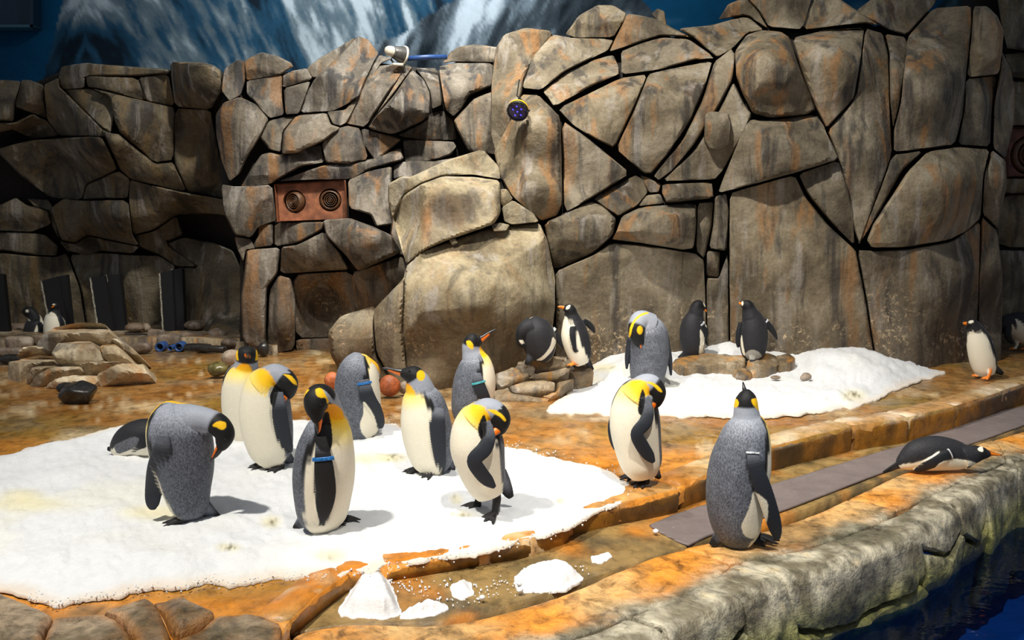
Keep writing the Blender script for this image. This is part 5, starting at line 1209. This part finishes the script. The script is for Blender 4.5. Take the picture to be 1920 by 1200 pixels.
penguin('king', 'upright king penguin facing the viewer, beak foreshortened, behind the hunched one', 8, (458, 828), .03,
  [(462, 828, 24, 0), (462, 805, 36, .15), (460, 768, 43, .35), (459, 735, 43, .5), (459, 710, 39, .62), (460, 694, 30, .70), (462, 683, 16, .75)],
  [(460, 700, .0, 28, .74), (462, 685, .02, 22, .80), (463, 675, .03, 20, .868), (463, 664, .04, 20, .91), (463, 655, .04, 16, .96), (463, 650, .04, 8, 1.0)],
  [dict(r=[(430, 704, 0, 6), (426, 730, -.01, 7), (423, 765, -.02, 6), (421, 792, -.02, 2)], inner=(1, -.2, 0), t=.8), dict(r=[(492, 704, 0, 6), (500, 735, -.01, 7), (502, 770, -.02, 6), (502, 795, -.02, 3)], t=.8)],
  feet=[(450, 828, -20), (468, 830, 15)], beak=dict(p=[(464, 668, .10, 7), (464, 667, .15, 5.5), (465, 665, .20, 3.5), (465, 664, .24, 1.5)], dn=(0, 0, -1), o=(.0, .5), th=-.5, two=True),
  paint=[('yel', [(441, 656), (446, 653), (446, 668), (448, 677), (442, 674)]), ('yel', [(480, 653), (485, 656), (485, 674), (478, 677), (480, 667)])], bands=[(0, .22, 'band_teal', 5)], eyes=[(455, 660), (472, 660)])
penguin('king', 'pale-bellied hunched king penguin preening its shoulder, in front of the viewer-facing one', -26, (506, 878), ZS,
  [(512, 874, 18, 0), (509, 852, 38, .08), (503, 815, 47, .25), (498, 780, 49, .4), (497, 748, 46, .53), (499, 722, 39, .64), (505, 704, 28, .71), (510, 694, 14, .75)],
  [(500, 722, .02, 36, .70), (514, 706, .04, 25, .78), (529, 708, .05, 21, .855), (539, 720, .06, 20, .92), (540, 736, .06, 14, .97), (536, 745, .06, 8, 1.0)],
  [dict(r=[(522, 735, 9), (524, 770, 14), (530, 805, 14), (540, 835, 10), (545, 847, 4)], off=.012, t=.35)],
  feet=[(496, 876, -62), (528, 880, -40)], tail=[(535, 855, -.08, 14), (545, 865, -.1, 9), (550, 872, -.11, 4)],
  beak=dict(p=[(537, 740, .075, 8), (533, 746, .085, 6), (529, 752, .08, 4), (525, 758, .07, 1.5)], dn=(-.6, -.6, .3), o=(.0, .8), th=-.4),
  paint=[('yel', [(529, 701), (545, 703), (555, 714), (558, 723), (550, 720), (538, 707)]), ('black', [(505, 742), (515, 722), (520, 718), (523, 730), (518, 750), (514, 765), (507, 757)]), ('nape', [(510, 692), (530, 690), (548, 700), (530, 700)])], eyes=[(549, 722)], nvent=(-.7, -.4, -.3))
penguin('king', 'king penguin with head bowed onto its chest and blue wing band, front centre-left', 52, (612, 998), ZS,
  [(605, 996, 22, 0), (604, 972, 45, .09), (605, 930, 55, .25), (607, 890, 59, .4), (610, 850, 56, .52), (615, 815, 47, .63), (618, 788, 35, .71), (617, 770, 18, .755)],
  [(622, 800, .0, 34, .72), (616, 768, .03, 26, .80), (607, 748, .08, 25, .866), (596, 746, .12, 25, .90), (592, 763, .15, 21, .94), (594, 781, .16, 13, .98), (596, 792, .16, 8, 1.0)],
  [dict(r=[(602, 818, 10), (605, 850, 15), (608, 885, 19), (611, 925, 19), (605, 960, 15), (600, 981, 6)], off=.016, t=.3, c=K['black'] * 1.6)],
  feet=[(622, 992, 82), (640, 978, 70)], tail=[(570, 975, -.04, 14), (560, 985, -.05, 10), (552, 992, -.06, 6)],
  beak=dict(p=[(596, 786, .165, 9), (597, 797, .165, 6), (597, 806, .16, 4), (596, 814, .155, 1.5)], dn=(1, -.1, 0), o=(.0, .85), th=.45),
  paint=[('yel', [(591, 729), (601, 727), (609, 733), (614, 742), (617, 756), (613, 757), (611, 746), (600, 746), (593, 742)]), ('yel', [(569, 748), (569, 738), (578, 729), (580, 731), (572, 740)]), ('org', [(613, 758), (628, 757), (642, 768), (646, 786), (630, 788), (619, 784)]), ('nape', [(604, 728), (614, 736), (630, 756), (618, 756), (612, 742)]),
         ('black', [(592, 800), (606, 775), (616, 770), (622, 800), (624, 830), (618, 850), (600, 845), (590, 830)]), ('white', [(590, 920), (577, 940), (579, 965), (592, 985), (600, 984), (592, 950)])], bands=[(0, .24, 'band_blue', 4)], eyes=[(600, 758)], nvent=(.4, -.3, -1))
penguin('king', 'seemingly headless grey-backed king penguin between the two red-brown cobbles', 108, (684, 824), .03,
  [(682, 824, 20, 0), (678, 802, 36, .1), (673, 768, 42, .25), (670, 735, 43, .42), (670, 702, 39, .57), (672, 680, 29, .66), (676, 664, 13, .71)],
  [(680, 690, -.03, 26, .74), (694, 694, -.08, 18, .82), (697, 708, -.12, 15, .9), (694, 722, -.13, 8, 1.0)],
  [dict(r=[(682, 712, 10), (688, 738, 14), (701, 765, 14), (711, 790, 11), (714, 803, 4)], off=.02, t=.33)],
  feet=[(672, 824, 70), (694, 826, 85)], paint=[('white', [(694, 676), (708, 690), (716, 730), (714, 760), (704, 742), (693, 715)]), ('white', [(680, 748), (700, 775), (708, 800), (690, 825), (678, 812), (674, 795), (682, 775)])], bands=[(0, .06, 'band_blue', 4)])
penguin('king', 'king penguin gazing left with long dark beak, right of the headless-looking one', -48, (808, 888), ZS,
  [(815, 888, 20, 0), (812, 868, 38, .1), (805, 832, 47, .28), (799, 797, 48, .42), (795, 767, 44, .55), (790, 742, 36, .66), (787, 724, 22, .73)],
  [(790, 740, .0, 30, .72), (784, 718, .02, 24, .80), (779, 708, .03, 20, .862), (774, 703, .03, 18, .90), (764, 701, .03, 14, .95), (755, 699, .03, 9, .99), (751, 698, .03, 6, 1.0)],
  [dict(r=[(826, 765, 8), (822, 790, 13), (823, 830, 13.5), (827, 865, 10), (829, 886, 4)], off=.012, t=.35)],
  feet=[(786, 886, -80), (812, 892, -40)], tail=[(838, 862, -.06, 13), (845, 876, -.08, 10), (848, 886, -.09, 6)],
  beak=dict(p=[(756, 699, .03, 8), (742, 696, .03, 5.5), (728, 692, .03, 3.5), (717, 690, .03, 1.2)], dn=(-.1, 0, -1), o=(.08, .66), th=.1),
  paint=[('yel', (789, 704, 8, 10))], eyes=[(768, 696)], nvent=(-.8, -.4, -.5))
penguin('king', 'king penguin lifting its beak up to the right before the big boulder', 90, (888, 795), .0,
  [(882, 796, 22, 0), (882, 775, 35, .12), (886, 745, 40, .28), (890, 715, 40, .42), (892, 692, 35, .55), (892, 674, 27, .66), (890, 660, 15, .73)],
  [(890, 674, .0, 25, .73), (885, 658, .01, 19, .80), (884, 647, .02, 17, .862), (887, 640, .02, 16, .90), (895, 638, .02, 12, .95), (902, 635, .02, 7, 1.0)],
  [dict(r=[(894, 700, 8), (898, 720, 11), (907, 742, 11), (916, 765, 9), (920, 780, 4)], off=.014, t=.33)],
  feet=[(884, 796, 60), (900, 798, 70)], beak=dict(p=[(899, 637, .02, 7), (908, 631, .02, 5), (918, 624, .02, 3.2), (930, 617, .02, 1.2)], dn=(.6, 0, -1), o=(.05, .62), th=.0),
  paint=[('yel', [(873, 640), (880, 638), (887, 644), (888, 656), (878, 652)]), ('yel', [(901, 655), (908, 660), (913, 668), (906, 672), (901, 664)])], bands=[(0, .2, 'band_teal', 4)], eyes=[(894, 634)], nvent=(.9, .1, -.4))
penguin('king', 'king penguin hunched with one wing sharply bent, nearest the front right snow edge', -24, (905, 968), ZS,
  [(920, 930, 26, 0), (912, 908, 38, .1), (902, 872, 47, .28), (895, 838, 52, .42), (893, 810, 48, .53), (897, 786, 40, .64), (904, 769, 28, .71), (910, 760, 12, .75)],
  [(900, 788, .02, 38, .70), (914, 772, .04, 27, .78), (929, 774, .05, 22, .858), (938, 787, .06, 20, .92), (937, 803, .06, 14, .97), (931, 812, .06, 8, 1.0)],
  [dict(r=[(911, 790, .16, 9), (917, 818, .18, 12), (908, 842, .20, 15), (889, 863, .22, 14), (901, 886, .20, 14), (915, 902, .18, 12), (928, 914, .17, 4)], t=.3)],
  feet=[(896, 952, -62, 1.0), (928, 970, -32, 1.0)], tail=[(934, 885, -.07, 17), (944, 905, -.09, 15), (953, 924, -.11, 11), (959, 933, -.12, 6)],
  beak=dict(p=[(933, 806, .085, 8), (927, 812, .10, 6), (922, 818, .10, 4), (918, 824, .09, 1.5)], dn=(-.6, -.6, .3), o=(.0, .8), th=-.4),
  paint=[('yel', [(911, 767), (928, 768), (942, 777), (950, 788), (946, 791), (936, 780), (922, 774)]), ('black', [(896, 800), (903, 782), (908, 776), (913, 790), (912, 815), (903, 826), (897, 815)]), ('nape', [(884, 757), (905, 754), (930, 758), (944, 768), (925, 765), (905, 760)])], eyes=[(940, 800)], nvent=(-.7, -.4, -.3))
penguin('king', 'back-turned king penguin preening on the far snow, wings hanging at both sides', 165, (1214, 728), .05,
  [(1214, 730, 22, 0), (1214, 706, 32, .12), (1216, 680, 36, .28), (1217, 655, 38, .42), (1217, 632, 36, .55), (1216, 612, 30, .66), (1214, 597, 17, .73)],
  [(1212, 610, .03, 27, .74), (1201, 602, .08, 20, .81), (1194, 612, .13, 16, .868), (1193, 626, .15, 14, .93), (1198, 640, .16, 9, .98), (1200, 646, .16, 5, 1.0)],
  [dict(r=[(1183, 622, .0, 5), (1179, 645, -.0, 5), (1176, 672, .0, 4.5), (1175, 692, .0, 2)], t=2.2), dict(r=[(1247, 620, .0, 5), (1251, 645, .0, 5), (1256, 675, .0, 4.5), (1258, 704, .0, 2)], t=2.2)],
  feet=[(1204, 728, 190), (1226, 728, 170)], beak=dict(p=[(1199, 643, .165, 4), (1200, 650, .16, 3), (1201, 656, .15, 1.2)], dn=(1, 0, 0), o=(.0, .9), th=.0),
  paint=[('yel', (1200, 619, 5.5, 8)), ('yel', [(1178, 632), (1182, 610), (1192, 595), (1204, 587), (1216, 585), (1216, 588), (1204, 591), (1194, 599), (1187, 610), (1182, 632)])], nvent=(-.6, .5, -.4))
penguin('king', 'hunched king penguin standing on the kerb edge right of the snow bed', -24, (1200, 910), .012,
  [(1208, 894, 24, 0), (1203, 872, 39, .1), (1196, 836, 45, .28), (1191, 800, 48, .42), (1190, 770, 46, .54), (1194, 744, 39, .65), (1200, 726, 28, .72), (1206, 716, 12, .755)],
  [(1196, 745, .02, 37, .70), (1210, 726, .04, 26, .78), (1222, 724, .05, 21, .855), (1231, 736, .06, 18, .92), (1229, 753, .06, 13, .97), (1224, 763, .06, 7, 1.0)],
  [dict(r=[(1209, 745, .14, 8), (1215, 770, .16, 11), (1210, 792, .19, 13), (1194, 813, .21, 12), (1204, 836, .19, 13), (1217, 855, .17, 11), (1226, 867, .16, 4)], t=.32), dict(r=[(1150, 775, -.02, 5), (1147, 800, -.03, 8), (1149, 825, -.03, 7), (1153, 843, -.03, 3)], t=.4)],
  feet=[(1192, 896, -66), (1212, 908, -52)], tail=[(1226, 878, -.1, 11), (1232, 890, -.11, 8), (1238, 897, -.12, 4)],
  beak=dict(p=[(1226, 755, .085, 7), (1224, 762, .09, 5), (1222, 768, .09, 3), (1221, 773, .085, 1.2)], dn=(-.3, -.8, .3), o=(.0, .8), th=-.4),
  paint=[('yel', [(1209, 716), (1222, 716), (1235, 724), (1243, 735), (1238, 736), (1226, 724)]), ('black', [(1196, 765), (1200, 740), (1205, 727), (1210, 740), (1208, 765), (1203, 780), (1197, 775)]), ('nape', [(1192, 708), (1210, 707), (1226, 713), (1208, 713)])], eyes=[(1235, 748)], nvent=(-.7, -.4, -.3))
penguin('king', 'large grey king penguin seen from behind on the orange pool rim, beak pointing up', 112, (1392, 1022), -.03,
  [(1386, 1022, 24, 0), (1383, 1000, 42, .08), (1379, 960, 53, .22), (1381, 915, 58, .36), (1388, 870, 58, .5), (1396, 830, 50, .61), (1401, 800, 40, .69), (1402, 780, 26, .75)],
  [(1401, 805, .0, 36, .73), (1400, 782, .0, 26, .79), (1399, 767, .0, 23, .845), (1399, 755, .0, 21.5, .89), (1399, 744, .0, 18, .94), (1398, 735, .0, 11, .98), (1397, 731, .0, 5, 1.0)],
  [dict(r=[(1412, 842, .15, 9), (1414, 868, .17, 13.5), (1428, 908, .17, 16), (1443, 952, .15, 15.5), (1454, 990, .12, 13), (1458, 1011, .10, 6)], t=.3), dict(r=[(1334, 900, -.08, 4), (1331, 930, -.08, 6), (1333, 955, -.08, 3)], t=1.0)],
  feet=[(1396, 1020, 95), (1420, 1014, 88)], tail=[(1358, 995, .02, 18), (1346, 1010, .03, 13), (1334, 1024, .04, 8)],
  beak=dict(p=[(1397, 735, -.01, 5), (1395, 727, -.02, 3.5), (1394, 721, -.03, 2.2), (1393, 716, -.03, 1.0)], dn=(0, 1, 0), o=(.0, .5)),
  paint=[('yel', (1379, 756, 6, 8)), ('yel', [(1408, 748), (1419, 746), (1424, 756), (1426, 774), (1418, 766), (1411, 758)]), ('white', [(1412, 920), (1424, 928), (1440, 940), (1440, 975), (1425, 1000), (1412, 1012), (1394, 1004), (1389, 985), (1402, 960), (1408, 940)])], bands=[(0, .06, 'band_white', 3)])

# gentoos
penguin('gentoo', 'gentoo penguin lying on the snow, half hidden behind the nearest king penguin', 180, (262, 858), ZS,
  [(214, 850, 9, 0), (224, 840, 21, .1), (245, 825, 31, .3), (270, 820, 36, .5), (300, 822, 34, .64), (325, 830, 24, .72), (345, 838, 14, .78)],
  [(322, 832, .0, 24, .74), (345, 838, .0, 15, .82), (360, 842, .0, 11, .92), (370, 846, .0, 5, 1.0)],
  [dict(r=[(272, 812, 6), (262, 832, 11), (254, 848, 9), (250, 858, 4)], off=.01, t=.35)], tail=[(218, 842, 0, 9), (208, 842, 0, 6), (201, 841, 0, 4)],
  paint=[(S3(96, 98, 104), [(212, 836), (232, 826), (250, 818), (262, 822), (255, 838), (238, 846), (220, 852)], .8), ('white', [(226, 858), (236, 846), (250, 850), (262, 842), (290, 838), (290, 868), (226, 868)])], bvent=(0, -.3, -1), ratio=.85)
penguin('gentoo', 'plump gentoo penguin doubled over to preen on the brown ledge by the boulder', 150, (1010, 676), .36,
  [(1010, 676, 16, 0), (1012, 662, 27, .15), (1011, 640, 32, .35), (1005, 619, 30, .55), (998, 604, 19, .68), (994, 597, 8, .72)],
  [(995, 614, .03, 21, .74), (984, 618, .05, 15, .80), (977, 630, .07, 11, .88), (977, 643, .08, 8, .95), (983, 650, .08, 5, 1.0)],
  [dict(r=[(1020, 602, -.02, 3), (1034, 618, -.04, 6), (1046, 634, -.05, 7), (1053, 648, -.05, 4), (1055, 655, -.05, 2)], t=.7, edge=-1)], tail=[(996, 668, .08, 9), (990, 677, .1, 6), (986, 684, .1, 4)],
  paint=[('white', [(972, 637), (981, 638), (984, 644), (977, 645)]), ('white', [(1036, 630), (1044, 640), (1036, 658), (1018, 676), (1004, 676), (1018, 668), (1032, 650)])], bands=[(0, .25, 'band_white', 6)], Y=8.72)
penguin('gentoo', 'gentoo penguin standing tall on the ledge with wings held out, looking left', -52, (1084, 684), .3,
  [(1094, 682, 13, 0), (1089, 670, 21, .1), (1083, 650, 25, .3), (1078, 630, 26, .46), (1075, 612, 22, .58), (1072, 598, 16, .68), (1071, 590, 8, .73)],
  [(1074, 604, .0, 18, .745), (1071, 590, .01, 13, .81), (1069, 582, .02, 11, .88), (1064, 579, .02, 9, .94), (1057, 577, .02, 5, 1.0)],
  [dict(r=[(1074, 612, 5), (1073, 628, 7), (1075, 646, 6), (1080, 660, 3)], off=.012, t=.4, edge=1), dict(r=[(1094, 600, -.03, 4), (1103, 607, -.05, 6), (1111, 616, -.06, 5), (1115, 625, -.06, 2)], t=.5, edge=-1)],
  tail=[(1098, 674, -.04, 8), (1105, 684, -.06, 6), (1112, 694, -.08, 3)], feet=[(1080, 678, -75)],
  beak=dict(p=[(1059, 577, .02, 4.5), (1053, 575.5, .02, 3), (1048, 575, .02, 2), (1045, 575, .02, .8)], dn=(0, 0, -1)),
  paint=[('white', [(1060, 580), (1062, 575), (1068, 571), (1070, 573), (1066, 580)]), ('white', [(1053, 598), (1058, 592), (1064, 595), (1067, 610), (1068, 635), (1075, 660), (1084, 674), (1076, 678), (1066, 660), (1057, 630)])], eyes=[(1060, 576)], Y=8.74)
penguin('gentoo', 'gentoo penguin seen from behind on the flat brown rock, head turned right', 128, (1305, 668), .2,
  [(1304, 668, 13, 0), (1301, 656, 21, .12), (1298, 634, 24, .32), (1299, 612, 23, .5), (1302, 595, 18, .63), (1304, 583, 11, .72)],
  [(1304, 592, .0, 15, .745), (1306, 579, .01, 13, .82), (1310, 573, .01, 11, .9), (1317, 576, .01, 7, .96), (1321, 580, .01, 4, 1.0)],
  [dict(r=[(1313, 604, 4), (1320, 616, 7), (1321, 632, 6), (1317, 648, 2.5)], off=.014, t=.4)], tail=[(1292, 662, .02, 11), (1278, 672, .02, 8), (1265, 680, .02, 5)], feet=[(1312, 668, 88)],
  beak=dict(p=[(1319, 577, .01, 3.5), (1322, 581, .01, 2.5), (1325, 585, .01, 1)], dn=(-.5, 0, -1)),
  paint=[('white', [(1318, 566), (1322, 570), (1323, 576), (1320, 573)]), ('white', [(1320, 585), (1325, 590), (1326, 615), (1322, 610)]), ('white', [(1312, 615), (1321, 630), (1320, 650), (1317, 666), (1310, 664), (1313, 640)])], bands=[(0, .1, 'band_white', 6)], ratio=.88)
penguin('gentoo', 'gentoo penguin seen from behind on the flat brown rock, head turned left', 172, (1412, 674), .2,
  [(1412, 677, 13, 0), (1412, 662, 22, .12), (1413, 640, 26, .32), (1413, 616, 25, .48), (1411, 598, 20, .62), (1407, 585, 13, .72)],
  [(1408, 594, .0, 17, .745), (1404, 580, .0, 13, .82), (1400, 573, .0, 11.5, .9), (1393, 571, .0, 7, .96), (1389, 571, .0, 3.5, 1.0)],
  [dict(r=[(1389, 604, .02, 4), (1385, 622, .02, 5), (1383, 640, .01, 4), (1384, 652, .0, 2)], t=.9), dict(r=[(1432, 600, .0, 5), (1442, 611, -.01, 6), (1451, 624, -.02, 5), (1457, 637, -.03, 2)], t=.5, edge=-1)],
  tail=[(1411, 668, .1, 7), (1410, 679, .13, 5), (1410, 687, .14, 3)], feet=[(1398, 672, -120), (1426, 672, 120)],
  beak=dict(p=[(1391, 570, .0, 3), (1387, 568, .0, 2), (1384, 567, .0, .8)], dn=(0, 0, -1)),
  paint=[('white', [(1389, 568), (1393, 563), (1394, 571), (1391, 574)]), ('white', [(1388, 640), (1391, 625), (1393, 645), (1398, 668), (1392, 664)]), (S3(150, 146, 138), [(1396, 664), (1404, 657), (1412, 655), (1422, 659), (1430, 668), (1420, 674), (1402, 674)])], bands=[(1, .1, 'band_white', 6)], ratio=.85)
penguin('gentoo', 'gentoo penguin with white front standing at the right on wet orange floor', -42, (1844, 707), .0,
  [(1848, 703, 15, 0), (1846, 690, 21, .1), (1842, 668, 24, .3), (1837, 645, 23, .46), (1832, 628, 19, .59), (1828, 617, 14, .68), (1825, 610, 8, .73)],
  [(1829, 620, .0, 16, .745), (1824, 611, .01, 12.5, .81), (1820, 607, .01, 10.5, .88), (1815, 606, .01, 7, .95), (1811, 606, .01, 4, 1.0)],
  [dict(r=[(1851, 632, 5), (1857, 652, 8), (1863, 672, 7), (1868, 688, 3)], off=.008, t=.4, edge=1)], tail=[(1864, 690, -.05, 8), (1874, 697, -.06, 6), (1881, 701, -.07, 4)], feet=[(1836, 706, -74), (1853, 711, -64)],
  beak=dict(p=[(1812, 606, .01, 4), (1808, 606, .01, 3), (1804, 606, .01, 1)], dn=(0, 0, -1)),
  paint=[('white', [(1815, 605), (1818, 601), (1825, 600), (1826, 604), (1819, 607)]), ('white', [(1815, 622), (1824, 622), (1840, 630), (1846, 648), (1851, 672), (1856, 704), (1832, 704), (1822, 670)])], eyes=[(1816, 608)])
penguin('gentoo', 'black gentoo penguin bent low at the right picture edge in the shade', -80, (1905, 655), .0,
  [(1952, 640, 16, 0), (1940, 628, 26, .15), (1922, 616, 29, .35), (1905, 610, 26, .52), (1890, 608, 19, .65), (1882, 608, 9, .72)],
  [(1894, 606, .02, 19, .76), (1880, 609, .03, 14, .83), (1871, 621, .03, 10, .9), (1866, 634, .03, 5, 1.0)],
  [dict(r=[(1890, 612, .14, 5), (1890, 630, .15, 7), (1899, 645, .14, 3)], t=.4)], feet=[(1904, 656, -88), (1925, 656, -80)],
  paint=[('white', [(1897, 605), (1904, 618), (1911, 640), (1908, 654), (1900, 654), (1902, 640), (1898, 622)])], nvent=(0, 0, -1))
penguin('gentoo', 'gentoo penguin lying flat on the pool rim, head to the right', 180, (1760, 884), -.01,
  [(1684, 874, 8, 0), (1696, 866, 18, .08), (1720, 854, 30, .26), (1750, 850, 34, .42), (1780, 852, 31, .56), (1804, 857, 25, .66), (1820, 861, 15, .73)],
  [(1804, 856, .02, 25, .74), (1824, 852, .03, 18, .81), (1838, 850, .04, 14, .88), (1849, 851, .04, 9, .95), (1856, 852, .04, 5, 1.0)],
  [dict(r=[(1786, 848, 7), (1770, 857, 11), (1745, 869, 11), (1722, 878, 9), (1712, 880, 4)], off=.012, t=.35)], tail=[(1690, 868, 0, 8), (1672, 878, .0, 6), (1656, 886, .0, 3)],
  beak=dict(p=[(1853, 850, .04, 6), (1862, 851, .04, 4), (1870, 852.5, .04, 2.6), (1878, 853, .04, 1)], dn=(0, 0, -1)),
  paint=[('white', [(1832, 842), (1842, 834), (1844, 848), (1836, 846)]), ('white', [(1764, 866), (1790, 860), (1815, 863), (1834, 869), (1800, 880), (1745, 885), (1752, 878)]), ('white', [(1690, 872), (1720, 868), (1745, 856), (1760, 845), (1763, 848), (1745, 860), (1724, 870), (1708, 886), (1692, 882)])], bands=[(0, .08, 'band_white', 3)], eyes=[(1850, 846)], bvent=(0, -.15, -1), ratio=.8)
penguin('gentoo', 'dark gentoo penguin preening on the kerb block at the far left', 120, (62, 640), 0,
  [(66, 640, 15, 0), (64, 624, 18, .2), (66, 607, 16, .45), (68, 596, 10, .65), (68, 590, 5, .72)],
  [(66, 600, .02, 11, .74), (60, 588, .04, 9.5, .83), (51, 583, .06, 8.5, .9), (52, 590, .07, 5.5, .97), (54, 593, .07, 3, 1.0)],
  [dict(r=[(74, 604, 4), (78, 618, 6), (76, 632, 3)], off=.01, t=.4)], feet=[(60, 640, 100), (72, 640, 60)], beak=dict(p=[(52, 589, .08, 3), (55, 593, .08, 2), (57, 596, .08, .8)], dn=(1, -1, 0)),
  paint=[('white', [(48, 581), (54, 581), (53, 586), (49, 586)]), ('white', [(70, 606), (64, 622), (56, 640), (66, 640), (72, 622)]), ('white', [(46, 594), (54, 597), (58, 602), (50, 600)])], Y=13.0)
penguin('gentoo', 'upright gentoo penguin with white front beside the left pair of black boards', -14, (100, 640), 0,
  [(101, 642, 11, 0), (101, 628, 17, .12), (101, 610, 18, .35), (100, 596, 15, .55), (100, 587, 10, .68), (100, 582, 6, .73)],
  [(101, 590, .0, 12, .745), (102, 580, .0, 8.5, .83), (102, 573, .01, 7.5, .9), (99, 572, .01, 4, 1.0)],
  [dict(r=[(113, 592, 3), (118, 606, 5), (119, 622, 2.5)], off=.004, t=.5, edge=1)], feet=[(94, 642, -30), (106, 642, 10)], beak=dict(p=[(99, 574, .07, 3), (97, 576, .12, 2), (96, 577, .15, .8)], dn=(0, 0, -1)),
  paint=[('white', [(96, 572), (100, 569), (104, 571), (100, 573)]), ('white', [(88, 590), (96, 584), (106, 590), (112, 610), (114, 632), (92, 634), (86, 610)])], Y=12.75)
